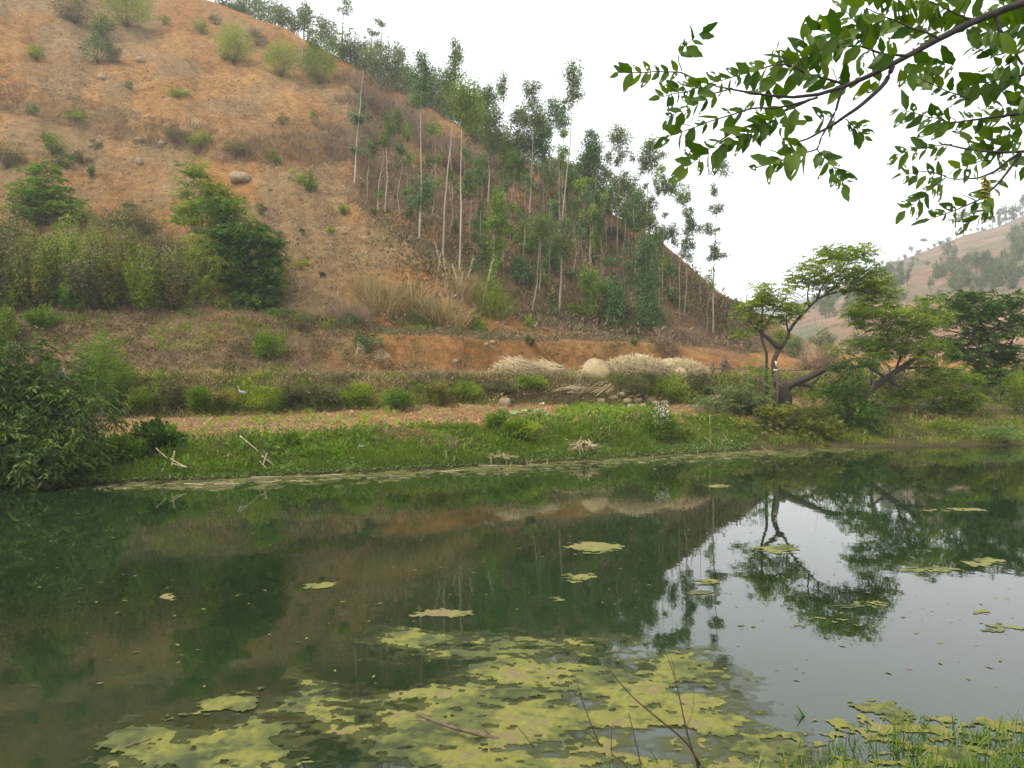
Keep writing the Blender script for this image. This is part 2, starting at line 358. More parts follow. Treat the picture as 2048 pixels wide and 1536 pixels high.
# ------------------------------------------------------------------ ground colours (soil, litter, grass), as they lie on the land
def C3(*c): return np.array(c, float)
soil = C3(0.225, 0.108, 0.034); soil2 = C3(0.285, 0.158, 0.057); red = C3(0.20, 0.078, 0.022)
litter = C3(0.125, 0.08, 0.04); litter2 = C3(0.19, 0.13, 0.064); turf = C3(0.06, 0.07, 0.02); mud = C3(0.07, 0.05, 0.03)
def mixc(a, b, t): return a * (1 - t[..., None]) + b * t[..., None]
nA = fbm(TX / 6 + 3, TD / 6, 41, 5, 0.6); nB = fbm(TX / 1.6, TD / 1.6, 47, 4, 0.6); nC = fbm(PXc / 120, PYn / 70, 53, 4, 0.6)
GC = mixc(np.broadcast_to(soil, TD.shape + (3,)), soil2, sst(0.35, 0.7, nA))
GC = mixc(GC, red, 0.5 * sst(0.55, 0.75, nB))
GC = mixc(GC, litter2, 0.85 * sst(0.40, 0.62, nC) * hill)                       # dry litter patches on the bare slope
def band(line, wd):                                                            # litter along the brush strips
    return np.exp(-((PYn - ip(PXc, line)) / wd) ** 2) * hill
GC = mixc(GC, litter, np.clip(0.7 * band([(-620, 90), (0, 195), (150, 230), (420, 285), (560, 275), (700, 260), (760, 300), (2000, 900)], 24) * (0.3 + 1.2 * nB), 0, 1))
grove = hill * sst(-15, 45, wr + 60 * (nB - 0.5))
GC = mixc(GC, litter, grove * (0.55 + 0.4 * sst(0.4, 0.6, nA)) * (1 - 0.75 * sst(0.45, 0.62, fbm(PXc / 60, PYn / 60, 61, 3)) * (PYn < 470)))
brown = sst(4.9, 5.1, S2) * (1 - sst(7.0, 7.2, S2)) * (1 - sst(640, 760, PXc))
GC = mixc(GC, mixc(np.broadcast_to(litter, GC.shape), litter2, nB), brown * (0.45 + 0.55 * sst(0.38, 0.55, nA)))
field = sst(1.95, 2.05, S2) * (1 - sst(2.9, 3.0, S2))
GC = mixc(GC, litter2 * 1.05, field * (.35 + .5 * sst(.4, .6, nB)))
wall = sst(2.95, 3.05, S2) * (1 - sst(4.95, 5.05, S2))
GC = mixc(GC, litter2 * 0.9, wall * 0.7); GC = mixc(GC, turf, wall * 0.55 * sst(0.4, 0.6, nB))
bank = 1 - sst(1.75, 2.02, S2 + 0.3 * (nB - 0.5))
GC = mixc(GC, turf * 0.8, bank * 0.9)
GC = mixc(GC, mud, 1 - sst(0.95, 1.08, S2))
right = sst(1560, 1720, PXc) * (1 - sst(7.0, 7.1, S2)) * sst(1.2, 1.6, S2)
GC = mixc(GC, turf, right * (1 - sst(2.6, 3.4, S2)) * 0.75); 
valley = sst(1560, 1640, PXc) * sst(6.9, 7.1, S2)
GC = mixc(GC, C3(0.23, 0.15, 0.085), valley * 0.85)
mb = MB()
V = np.stack([TX, TD, TZ], -1).reshape(-1, 3)
ii = np.arange(nc - 1)[:, None] * nr; jj = np.arange(nr - 1)[None]
mb.add(V, [np.stack([ii + jj, ii + nr + jj, ii + nr + jj + 1, ii + jj + 1], -1).reshape(-1, 4)])
def ground_mat(name, s1=1.3, s2=9.0, bump=0.9, dist=0.2):
    m, n, p, o = mat_new(name)
    at = n.nodes.new('ShaderNodeAttribute'); at.attribute_name = 'gcol'
    tc = n.nodes.new('ShaderNodeTexCoord')
    a = n.nodes.new('ShaderNodeTexNoise'); a.inputs['Scale'].default_value = s1; a.inputs['Detail'].default_value = 8; a.inputs['Roughness'].default_value = 0.7
    b = n.nodes.new('ShaderNodeTexNoise'); b.inputs['Scale'].default_value = s2; b.inputs['Detail'].default_value = 5; b.inputs['Roughness'].default_value = 0.7
    for q in (a, b): n.links.new(tc.outputs['Object'], q.inputs['Vector'])
    ra = ramp(n, [(0.3, (0.50, 0.49, 0.47)), (0.5, (0.98, 0.98, 0.98)), (0.72, (1.38, 1.40, 1.44))])
    rb = ramp(n, [(0.32, (0.55, 0.54, 0.52)), (0.5, (1.0, 1.0, 1.0)), (0.68, (1.32, 1.32, 1.32))])
    n.links.new(a.outputs['Fac'], ra.inputs[0]); n.links.new(b.outputs['Fac'], rb.inputs[0])
    m1 = n.nodes.new('ShaderNodeMix'); m1.data_type = 'RGBA'; m1.blend_type = 'MULTIPLY'; m1.inputs[0].default_value = 1
    m2 = n.nodes.new('ShaderNodeMix'); m2.data_type = 'RGBA'; m2.blend_type = 'MULTIPLY'; m2.inputs[0].default_value = 1
    n.links.new(at.outputs['Color'], m1.inputs[6]); n.links.new(ra.outputs[0], m1.inputs[7])
    n.links.new(m1.outputs[2], m2.inputs[6]); n.links.new(rb.outputs[0], m2.inputs[7]); n.links.new(m2.outputs[2], p.inputs['Base Color'])
    ad = n.nodes.new('ShaderNodeMath'); ad.operation = 'ADD'; n.links.new(a.outputs['Fac'], ad.inputs[0]); n.links.new(b.outputs['Fac'], ad.inputs[1])
    bp = n.nodes.new('ShaderNodeBump'); bp.inputs['Strength'].default_value = bump; bp.inputs['Distance'].default_value = dist
    n.links.new(ad.outputs[0], bp.inputs['Height']); n.links.new(bp.outputs[0], p.inputs['Normal'])
    p.inputs['Roughness'].default_value = 0.95; p.inputs['Specular IOR Level'].default_value = 0.1
    return m
M['ground'] = ground_mat('hillside_ground')
def colour(o, C):
    a = o.data.attributes.new('gcol', 'FLOAT_COLOR', 'POINT')
    C = np.concatenate([C.reshape(-1, 3), np.ones((C.reshape(-1, 3).shape[0], 1))], 1)
    a.data.foreach_set('color', C.astype(np.float32).ravel())
hs = mb.build('hillside', M['ground'], smooth=True); colour(hs, GC); tag(hs, 'bare orange hillside with terraced banks above the pond', 'hillside', kind='structure')

# ------------------------------------------------------------------ far hills beyond the valley
def far_sheet(name, label, cr, base_d, base_y, seed, mat, colf, rows=70, back=60, ampn=3.0):
    x = np.arange(cr[0][0], cr[-1][0] + 1, 8.0)
    dc = ip(x, [(a, b) for a, b, c in cr]); yc = ip(x, [(a, c) for a, b, c in cr])
    db = np.interp(x, [p_[0] for p_ in base_d], [p_[1] for p_ in base_d]); yb = np.interp(x, [p_[0] for p_ in base_y], [p_[1] for p_ in base_y])
    t = np.linspace(0, 1, rows)[None]
    D = db[:, None] + (dc - db)[:, None] * t
    zb = zof(yb, db)[:, None]; zc = zof(yc, dc)[:, None]
    Z = zb + (zc - zb) * (t + 0.04 * np.sin(np.pi * t))
    X = ((x - CX) / F)[:, None] * D
    Z = Z + ampn * (fbm(X / 40, D / 40, seed, 4) - 0.5) * np.sin(np.pi * np.clip(t, 0, 0.98))
    D = np.concatenate([D, D[:, -1:] + back], 1); Z = np.concatenate([Z, Z[:, -1:] - back * 0.3], 1); X = np.concatenate([X, X[:, -1:] * 1.05], 1)
    n, r_ = D.shape; i = np.arange(n - 1)[:, None] * r_; j = np.arange(r_ - 1)[None]
    m = MB(); m.add(np.stack([X, D, Z], -1).reshape(-1, 3), [np.stack([i + j, i + r_ + j, i + r_ + j + 1, i + j + 1], -1).reshape(-1, 4)])
    o = m.build(name, mat, smooth=True); colour(o, colf(X, D, Z)); tag(o, label, 'hill', kind='structure')
    return x, X, D, Z
M['farground'] = ground_mat('far_hill_ground', 0.12, 1.2, 0.5, 0.6)
def colf1(X, D, Z):
    a = fbm(X / 30, D / 30, 71, 4); b = fbm(X / 9, Z / 4, 73, 4)
    C = mixc(np.broadcast_to(C3(0.165, 0.092, 0.055), X.shape + (3,)), C3(0.185, 0.122, 0.075), sst(0.35, 0.65, a))
    return mixc(mixc(C, C3(0.10, 0.10, 0.05), 0.6 * sst(0.48, 0.64, b)), C3(0.07, 0.085, 0.045), .7 * sst(.52, .62, fbm(X / 22, D / 22, 77, 4)))
CREST = [(1420, 390, 690), (1560, 400, 628), (1640, 405, 590), (1760, 412, 537), (1850, 420, 502), (1930, 425, 470), (2000, 430, 452), (2060, 435, 425), (2300, 450, 340), (2700, 460, 260)]
fx, FX, FD, FZ = far_sheet('far_hill', 'hazy reddish hill across the valley', CREST, [(1420, 135), (2700, 135)], [(1420, 730), (1700, 722), (2048, 712), (2700, 700)], 81, M['farground'], colf1)
gx, GX, GD, GZ = far_sheet('distant_ridge', 'faint blue ridge beyond the reddish hill', [(1300, 1000, 640), (1500, 1000, 625), (1650, 1000, 585), (1780, 1000, 540), (1850, 1000, 515), (1920, 1000, 492), (2100, 1000, 450), (2700, 1000, 400)],
          [(1300, 650), (2700, 650)], [(1300, 690), (2700, 680)], 83, M['farground'], lambda X, D, Z: mixc(np.broadcast_to(C3(0.07, 0.09, 0.05), X.shape + (3,)), C3(0.2, 0.15, 0.1), sst(0.5, 0.7, fbm(X / 60, D / 60, 5, 4))), rows=40, back=100, ampn=10)
def colf2(X, D, Z): return mixc(np.broadcast_to(C3(0.24, 0.16, 0.095), X.shape + (3,)), C3(0.19, 0.115, 0.065), sst(0.4, 0.6, fbm(X / 12, D / 5, 91, 4)))
far_sheet('valley_field_slope', 'tan ploughed slope low in the valley', [(1840, 128, 716), (1900, 130, 690), (1960, 132, 650), (2010, 134, 632), (2060, 136, 622), (2300, 140, 600), (2700, 150, 560)],
          [(1840, 92), (2700, 92)], [(1840, 735), (2700, 728)], 85, M['farground'], colf2, rows=40, back=30, ampn=1.0)

# ------------------------------------------------------------------ near bank under the camera
def shore(X): return 5.15 + 0.16 * np.clip(X, 0, None) + 0.25 * (vnoise(X * 0.9 + 7, X * 0, 3) - 0.5)
gx_ = np.arange(-9, 12.01, 0.15); gy_ = np.arange(-5, 9.01, 0.15)
BX, BY = np.meshgrid(gx_, gy_, indexing='ij'); e = shore(BX) - BY
BZ = np.where(e > 0, 1.35 * sst(-0.4, 4.6, e), -0.9 * sst(0, 3.0, -e) - 0.03) + 0.10 * (fbm(BX / 0.6, BY / 0.6, 19, 4) - 0.5) * sst(-0.8, 0.6, e)
BZ = np.where(e > 0, BZ - 0.012, BZ)
def nearz(X, Y):
    e = shore(X) - Y
    return np.where(e > 0, 1.35 * sst(-0.4, 4.6, e), -0.9 * sst(0, 3.0, -e) - 0.03) + 0.10 * (fbm(X / 0.6, Y / 0.6, 19, 4) - 0.5) * sst(-0.8, 0.6, e)
mb = MB(); n, r_ = BX.shape; i = np.arange(n - 1)[:, None] * r_; j = np.arange(r_ - 1)[None]
mb.add(np.stack([BX, BY, BZ], -1).reshape(-1, 3), [np.stack([i + j, i + r_ + j, i + r_ + j + 1, i + j + 1], -1).reshape(-1, 4)])
M['nearground'] = ground_mat('near_bank_ground', 5, 40, 0.5, 0.03)
nb = mb.build('near_bank', M['nearground'], smooth=True)
colour(nb, mixc(np.broadcast_to(C3(0.10, 0.085, 0.045), BX.shape + (3,)), C3(0.05, 0.06, 0.02), fbm(BX, BY, 3, 4))); tag(nb, 'muddy near bank of the pond', 'bank', kind='structure')

# ------------------------------------------------------------------ pond
def water_mat():
    m, n, p, o = mat_new('pond_water')
    p.inputs['Base Color'].default_value = (0.016, 0.022, 0.008, 1)
    p.inputs['Roughness'].default_value = 0.015; p.inputs['IOR'].default_value = 1.46
    tc = n.nodes.new('ShaderNodeTexCoord'); mp = n.nodes.new('ShaderNodeMapping'); mp.inputs['Scale'].default_value = (1.2, 1.2, 1)
    n.links.new(tc.outputs['Object'], mp.inputs[0])
    a = n.nodes.new('ShaderNodeTexNoise'); a.inputs['Scale'].default_value = 2.2; a.inputs['Detail'].default_value = 3
    n.links.new(mp.outputs[0], a.inputs['Vector'])
    b = n.nodes.new('ShaderNodeBump'); b.inputs['Strength'].default_value = 0.05; b.inputs['Distance'].default_value = 0.02
    n.links.new(a.outputs['Fac'], b.inputs['Height']); n.links.new(b.outputs[0], p.inputs['Normal'])
    # suspended algae tint the water in drifting patches
    c = n.nodes.new('ShaderNodeTexNoise'); c.inputs['Scale'].default_value = 0.16; c.inputs['Detail'].default_value = 5
    n.links.new(tc.outputs['Object'], c.inputs['Vector'])
    rp = ramp(n, [(0.35, (0.008, 0.012, 0.0045)), (0.55, (0.009, 0.020, 0.0065)), (0.75, (0.014, 0.018, 0.007))])
    n.links.new(c.outputs['Fac'], rp.inputs[0]); n.links.new(rp.outputs[0], p.inputs['Base Color'])
    return m
M['water'] = water_mat()
mb = MB(); mb.add([(-75, -8, 0), (95, -8, 0), (95, 48, 0), (-75, 48, 0)], [np.array([[0, 1, 2, 3]])])
pond = mb.build('pond_water', M['water']); tag(pond, 'still dark green pond water', 'water', kind='structure')
# ------------------------------------------------------------------ plant builders
def blob_points(r, n, c, rx, ry, rz, nclump, sig):
    """points clustered in clumps inside an ellipsoid; returns points, clump centres, clump index"""
    u = rdir(r, nclump) * (r.uniform(0, 1, (nclump, 1)) ** (1 / 2.4))
    cc = c + u * np.array([rx, ry, rz])
    k = r.integers(0, nclump, n)
    p = cc[k] + r.normal(0, 1, (n, 3)) * np.array([rx, ry, rz]) * sig
    return p, cc, k
def sprays(mb, S, D, Ln, m, lL, lW, droop, r, t):
    """twigs carrying rows of leaves"""
    n = len(S); D = unit(D); Ln = np.broadcast_to(np.asarray(Ln, float), (n,))
    s = (np.arange(m) + 0.6) / m
    P = S[:, None] + D[:, None] * (Ln[:, None] * s)[..., None]
    P[..., 2] -= droop * Ln[:, None] * s ** 2
    T = unit(D[:, None] + np.array([0, 0, -2 * droop]) * s[None, :, None])
    side = unit(np.cross(T, np.array([0, 0, 1.0]) + 0.4 * rdir(r, n)[:, None]))
    sg = np.where(np.arange(m) % 2 == 0, 1, -1)[None, :, None]
    LD = unit(T * 0.8 + side * sg * 0.8 + r.normal(0, 0.25, (n, m, 3)) + np.array([0, 0, -0.25]))
    tt = np.clip(np.broadcast_to(np.asarray(t), (n,))[:, None] + r.normal(0, 0.12, (n, m)), 0, 1)
    leaves(mb, P.reshape(-1, 3), LD.reshape(-1, 3), lL * r.uniform(0.7, 1.2, n * m), lW * r.uniform(0.8, 1.2, n * m), r, tt.ravel(), 0.1)
def seed_of(*a): return int(abs(hash(tuple(int(round(v * 7)) for v in a)))) % (2 ** 31)

def euc(base, top, crowns, label, leaf='euc', group='eucalyptus grove on the hillside', depth=None, rad=None, dark=0.5, name='eucalyptus_tree', lsz=1.0, dens=1.0, bark='euc_bark'):
    r = np.random.default_rng(seed_of(base[0], base[1], top[0], top[1]))
    if depth is None: B = hit(*base)
    else:
        X = (base[0] - CX) / F * depth; B = np.array([X, depth, float(ground(X, depth))])
    d = B[1]; m_px = d / F
    Tp = P3(top[0], top[1], d); Tp[1] += r.uniform(-0.4, 0.4)
    B = B - np.array([0, 0, 0.15])
    H = np.linalg.norm(Tp - B); rad = (rad or max(0.06, 0.0085 * H)) * .62
    path = smooth_path([B, B + (Tp - B) * 0.35 + r.normal(0, .12, 3), B + (Tp - B) * 0.7 + r.normal(0, .14, 3), Tp], 26, 0.05, r)
    o = thing(name, label, 'tree', B, group)
    tb = MB(); rr = rad * (1 - 0.86 * np.linspace(0, 1, 26) ** 0.9)
    tube(tb, path, rr, 6, np.clip(dark + r.normal(0, .22, 26).repeat(6).tolist() + [0, 0] if False else dark, 0, 1))
    cb = MB()
    for cx, cy, rx, ry, *k in crowns:
        rx *= 1.15; ry *= 1.1
        f = (k[0] if k else 1.0) * dens
        c = P3(cx, cy, d); c[1] += r.uniform(-.3, .3); a, b = rx * m_px, ry * m_px
        n = int(2.1 * rx * ry * f * (1 / lsz ** 2) * (d / 60) ** 0.3) + 40
        ncl = max(5, int(n / 60))
        p, cc, ki = blob_points(r, n, c, a * 0.9, a * 0.9, b * 0.88, ncl, 0.27)
        q = r.uniform(0.15, 0.85, ncl)
        L = 0.235 * lsz * (d / 60) ** 0.6
        leaves(cb, p, np.stack([r.normal(0, .55, n), r.normal(0, .55, n), -np.abs(r.normal(.7, .5, n)) + 0.25], 1), L * r.uniform(.7, 1.25, n), L * 0.30, r, np.clip(q[ki] + r.normal(0, .22, n), 0, 1))
        hz = np.clip((cc[:, 2] - 0.5 * b - B[2]) / max(Tp[2] - B[2], .1), 0.05, 0.98)
        st = np.stack([np.interp(hz, np.linspace(0, 1, 26), path[:, q_]) for q_ in range(3)], 1)
        sticks(tb, st, cc, 0.012 + 0.010 * r.uniform(size=ncl), 0.35)
    t1 = tb.build('trunk', M[bark], o, True); t1.matrix_parent_inverse = __import__('mathutils').Matrix.Translation(-Vector(B))
    c1 = cb.build('crown', M[leaf], o); c1.matrix_parent_inverse = __import__('mathutils').Matrix.Translation(-Vector(B))
    return o
def attach(mb, name, mat, o, smooth=False):
    """mesh built in world coordinates, made a part of thing o"""
    L = np.array(o.location)
    mb.V = [v - L for v in mb.V]
    return mb.build(name, mat, o, smooth)
def shrub(x, y, wpx, hpx, leaf, label, style='round', lsz=0.12, n=None, name='shrub', cat='shrub', group=None, flowers=None, depth=None, droop=0.15, lean=0.0, wl=0.42, stems=7):
    r = np.random.default_rng(seed_of(x, y, wpx, hpx))
    B = hit(x, y) if depth is None else np.array([(x - CX) / F * depth, depth, float(ground((x - CX) / F * depth, depth))])
    d = B[1]; mp = d / F; W = wpx * mp; H = hpx * mp
    n = int(n * 2.0) if n and style in ('round', 'up') else n or int(np.clip(3.2 * W * H / (lsz * lsz * wl), 250, 9000))
    o = thing(name, label, cat, B - np.array([0, 0, .05]), group)
    sb = MB(); cb = MB(); fb = MB()
    if style == 'round':
        ncl = max(6, int(n / 60))
        c = B + np.array([lean * W, 0, H * 0.52])
        p, cc, ki = blob_points(r, n, c, W * .44, min(W * .44, 2.2), H * .44, ncl, 0.20)
        gz = ground(p[:, 0], p[:, 1]) + 0.02; p[:, 2] = np.maximum(p[:, 2], gz + r.uniform(0, .12, n))
        q = r.uniform(.0, 1.0, ncl)
        out_ = unit(p - (B + np.array([0, 0, H * .25])))
        leaves(cb, p, out_ + r.normal(0, .6, (n, 3)) + np.array([0, 0, .1 - droop]), lsz * r.uniform(.7, 1.3, n), lsz * wl, r, np.clip(q[ki] + r.normal(0, .14, n), 0, 1), droop)
        S = cc[r.choice(ncl, min(ncl, 26), replace=False)]
    elif style == 'up':
        k = max(5, int(n / 46)); a = r.uniform(0, 2 * np.pi, k); rr = np.sqrt(r.uniform(0, 1, k))
        tip = B + np.stack([np.cos(a) * rr * W * .5 + lean * W, np.sin(a) * rr * min(W * .5, 1.6), H * (1.0 - .55 * rr ** 1.5) * r.uniform(.7, 1.03, k)], 1)
        st = B + (tip - B) * np.array([.35, .35, 0]) + np.array([0, 0, .05]); D = tip - st
        m = int(max(8, n / k)); s = r.uniform(.12, 1, (k, m))
        p = st[:, None] + D[:, None] * s[..., None] + r.normal(0, lsz * .5, (k, m, 3))
        q = np.clip(r.uniform(.0, 1.0, k)[:, None] + r.normal(0, .14, (k, m)), 0, 1)
        ld = unit(D)[:, None] * .8 + r.normal(0, .6, (k, m, 3)) + np.array([0, 0, -droop])
        leaves(cb, p.reshape(-1, 3), ld.reshape(-1, 3), lsz * r.uniform(.7, 1.3, k * m), lsz * wl, r, q.ravel(), droop)
        S = tip[:20] * .8 + st[:20] * .2
    elif style == 'grass':
        a = r.uniform(0, 2 * np.pi, n); rr = np.sqrt(r.uniform(0, 1, n)) * .5
        p = B + np.stack([np.cos(a) * rr * W * .8, np.sin(a) * rr * min(W, 2), np.zeros(n)], 1)
        p[:, 2] = ground(p[:, 0], p[:, 1])
        up = np.stack([np.cos(a), np.sin(a), np.zeros(n)], 1) * (rr * 1.1 * W / max(H, .1))[:, None] * .9 + np.array([lean, 0, 0])
        blades(cb, p, H * r.uniform(.2, 1.0, n) ** .8, lsz * r.uniform(.5, 1.2, n), r, np.clip(r.normal(.5, .3, n), 0, 1), .75, up * r.uniform(.2, 1.3, (n, 1)))
        S = None
    elif style == 'brush':           # bare dry twigs
        k = n; a = r.uniform(0, 2 * np.pi, k); rr = np.sqrt(r.uniform(0, 1, k))
        A = B + np.stack([np.cos(a) * rr * W * .42, np.sin(a) * rr * min(W * .42, 2), np.zeros(k)], 1); A[:, 2] = ground(A[:, 0], A[:, 1])
        E = A + (r.normal(0, .45, (k, 3)) + np.array([lean, 0, 0]) + np.stack([np.cos(a), np.sin(a), 0 * a], 1) * (rr * .5)[:, None] + np.array([0, 0, .8])) * (H * r.uniform(.25, .95, k) * (1 - .5 * rr))[:, None]
        E[:, 2] = np.maximum(E[:, 2], ground(E[:, 0], E[:, 1]) + .05)
        mid = (A + E) / 2 + r.normal(0, .08, (k, 3)) * H
        sticks(cb, A, mid, lsz, np.clip(r.normal(.5, .25, k), 0, 1)); sticks(cb, mid, E, lsz * .8, np.clip(r.normal(.55, .25, k), 0, 1))
        S = None
    if S is not None:
        for e_ in S[:stems]:
            tube(sb, smooth_path([B - [0, 0, .1], (B + e_) / 2 + r.normal(0, .06 * W, 3), e_], 7), np.linspace(.018, .006, 7) * (1 + W * .25), 4)
        if len(S) > stems:
            k = len(S) - stems; sticks(sb, np.tile(B, (k, 1)) + [0, 0, .1], S[stems:], .006 + .002 * W)
        attach(sb, 'stem', M['twig'], o, True)
        attach(cb, 'foliage', M[leaf], o)
    else:
        attach(cb, 'blade_tuft' if style == 'grass' else 'twig_tangle', M[leaf], o)['kind'] = 'stuff'
    if flowers:
        fm, fn, fs = flowers
        sel = p.reshape(-1, 3); c0 = B + np.array([0, 0, H * .45])
        sc = unit(sel - c0) @ unit(np.array([0, -.6, .8])) + r.normal(0, .25, len(sel)); idx = np.argsort(-sc)[: max(fn * 3, 10)]
        idx = r.choice(idx, min(fn, len(idx)), replace=False); fp = sel[idx] + np.array([0, -.05, .05])
        fp = np.repeat(fp, 5, 0) + r.normal(0, fs * .6, (len(fp) * 5, 3))
        leaves(fb, fp, rdir(r, len(fp)) + [0, 0, .5], fs * r.uniform(.6, 1.2, len(fp)), fs * .7, r, r.uniform(0, 1, len(fp)))
        attach(fb, 'flower_heads', M[fm], o)['kind'] = 'stuff'
    return o

# ------------------------------------------------------------------ eucalyptus grove: individually measured trees
G_EUC = 'eucalyptus grove on the hillside'
euc((1119, 629), (1146, 128), [(1148, 150, 20, 28, .8), (1150, 185, 17, 22, .7), (1135, 205, 10, 12, .5), (1127, 490, 20, 36, .7), (1130, 440, 11, 18, .5)], 'tallest slender eucalyptus with pale trunk and tufted crown above all the grove', rad=.17)
euc((1124, 500), (1113, 200), [(1115, 222, 25, 26, .95), (1118, 245, 24, 12, .8)], 'eucalyptus with dense flat-bottomed crown beside the tallest trunk', 'euc_blue', dark=.45)
euc((1059, 470), (1066, 162), [(1066, 185, 18, 24, .75), (1066, 222, 22, 26, .8), (1075, 250, 12, 14, .6)], 'tall eucalyptus with loose oval crown and bare lower trunk behind the dark clump')
euc((1009, 420), (1009, 146), [(1009, 172, 14, 28, .75)], 'thin eucalyptus with one small plume crown high over the grove', rad=.09)
euc((1191, 508), (1188, 258), [(1186, 292, 20, 26, 1.0), (1192, 318, 16, 16, .9), (1180, 275, 12, 14, .7)], 'eucalyptus with dense green rounded crown and thin pale trunk', 'euc_blue')
euc((1234, 515), (1240, 240), [(1240, 268, 22, 28, .85), (1245, 305, 18, 16, .6), (1232, 325, 9, 16, .4)], 'eucalyptus with spear-shaped crown and hanging leaves on the ridge line')
euc((1292, 600), (1298, 268), [(1298, 295, 20, 24, .8), (1310, 322, 22, 20, .75), (1285, 328, 14, 20, .6), (1268, 310, 8, 10, .4), (1292, 372, 5, 8, .5)], 'eucalyptus with wide drooping crown split by sky on the ridge')
euc((1325, 587), (1333, 346), [(1333, 368, 17, 20, .9), (1322, 382, 10, 10, .6), (1332, 428, 5, 7, .8)], 'slim eucalyptus with small round crown and a leaf knot midway', rad=.09)
euc((1359, 636), (1366, 362), [(1366, 388, 15, 24, .85), (1376, 418, 12, 14, .7)], 'slim eucalyptus with light green leaning crown near the ridge end', 'euc_bright', rad=.10)
euc((1368, 636), (1380, 436), [(1379, 460, 15, 22, 1.0), (1376, 500, 14, 24, .95)], 'eucalyptus with long dense column crown at the ridge end', 'euc_blue', rad=.11)
euc((1400, 621), (1406, 446), [(1406, 456, 12, 9, .7)], 'very thin sapling eucalyptus with tiny umbrella crown', 'euc_bright', rad=.06)
euc((1425, 672), (1437, 318), [(1437, 336, 22, 17, .7), (1428, 380, 7, 14, .8), (1430, 416, 12, 14, .75), (1424, 458, 16, 11, .7), (1432, 495, 14, 14, .7), (1433, 512, 18, 12, .7)], 'lone eucalyptus with five separate leaf tufts up its bare trunk', rad=.12)
euc((1414, 668), (1420, 540), [(1420, 555, 10, 20, .5)], 'low leafless-stemmed sapling at the foot of the lone tufted eucalyptus', 'euc_bright', rad=.06)
euc((1291, 672), (1291, 468), [(1291, 500, 20, 34, 1.0), (1291, 560, 25, 42, 1.1), (1291, 625, 26, 42, 1.2)], 'dense young eucalyptus clothed in leaves down to the ground', 'euc_blue', dark=.3, rad=.14)
euc((1232, 662), (1232, 543), [(1232, 580, 20, 34, 1.1), (1232, 628, 21, 32, 1.2)], 'short bushy young eucalyptus next to the taller leaf-clad column', 'euc_blue', dark=.3, rad=.1)
euc((1178, 642), (1182, 532), [(1180, 560, 14, 24, .9), (1195, 575, 13, 20, .9), (1180, 610, 20, 18, .8)], 'small bright green eucalyptus sapling with layered leaves', 'euc_bright', rad=.08)
euc((1246, 640), (1240, 512), [(1225, 524, 20, 10, .6), (1258, 535, 20, 14, .6)], 'spindly eucalyptus with spreading grey-green top behind the bushy young pair', 'euc', rad=.08)
euc((1063, 628), (1082, 430), [(1081, 448, 24, 20, .95), (1088, 466, 18, 12, .7)], 'eucalyptus with dark round mop crown halfway up the grove', 'euc', rad=.10, dark=.4)
euc((1078, 598), (1080, 436), [(1083, 520, 14, 26, .3)], 'bare thin pole of a eucalyptus under the dark mop crown', 'euc', rad=.08)
euc((988, 552), (1000, 352), [(998, 405, 17, 26, 1.0), (992, 445, 22, 24, 1.0), (1012, 458, 14, 14, .8), (996, 490, 22, 18, 1.1), (988, 530, 15, 18, .7)], 'bright leafy eucalyptus with white trunk showing at its foot', 'euc_bright', rad=.14, dark=.7)
euc((838, 496), (843, 110), [(845, 125, 18, 22, .8), (848, 155, 24, 26, .9), (838, 195, 20, 24, .8), (843, 378, 22, 30, .85), (838, 400, 30, 20, .4)], 'tall eucalyptus with white lower trunk and a leaf tuft partway up', 'euc_blue', rad=.16, dark=.65)
euc((886, 520), (911, 85), [(911, 108, 19, 26, .75), (908, 145, 24, 20, .7), (893, 170, 16, 20, .5)], 'very tall eucalyptus with airy plume crown in the haze', rad=.15, dark=.55)
euc((919, 545), (922, 205), [(930, 190, 26, 30, 1.0), (940, 222, 30, 28, 1.0)], 'tall eucalyptus with white mottled trunk and broad green crown', 'euc_bright', rad=.15, dark=.7)
euc((905, 400), (906, 235), [(905, 215, 18, 24, .8)], 'straight thin eucalyptus pole on the red upper slope', rad=.09, dark=.6)
euc((976, 430), (973, 170), [(978, 195, 18, 28, 1.0), (982, 240, 24, 36, 1.0), (990, 285, 26, 24, .9)], 'eucalyptus with long dark shaggy crown reaching low', rad=.13, dark=.6)
euc((1058, 450), (1062, 255), [(1035, 245, 20, 26, 1.0), (1050, 280, 28, 26, 1.0), (1028, 310, 24, 28, .9), (1040, 345, 16, 22, .7)], 'eucalyptus with heavy dark hanging crown in the middle of the grove', 'euc', rad=.13, dark=.6)
euc((1085, 440), (1087, 240), [(1085, 262, 24, 26, 1.0), (1078, 298, 26, 24, 1.0)], 'eucalyptus with dense blue-green crown touching the dark hanging one', 'euc_blue', rad=.12)
euc((708, 370), (728, 140), [(719, 236, 19, 18, .55), (717, 300, 14, 12, .7), (722, 205, 9, 20, .3)], 'leaning white-stemmed eucalyptus at the edge of the bare slope', 'euc_blue', rad=.13, dark=.8)
euc((769, 425), (779, 230), [(786, 238, 16, 30, .8), (778, 262, 12, 18, .5)], 'slim white eucalyptus beside the dry brush patch', rad=.09, dark=.75)
euc((756, 420), (766, 270), [(765, 280, 12, 20, .5), (758, 385, 9, 16, .35)], 'crooked white eucalyptus with almost no leaves', 'euc_bright', rad=.08, dark=.75)
euc((1165, 470), (1175, 300), [(1172, 330, 24, 24, 1.0), (1192, 352, 26, 26, 1.0), (1160, 360, 20, 22, .9)], 'broad dark eucalyptus crown on the crest in front of the sky', 'euc', rad=.12)
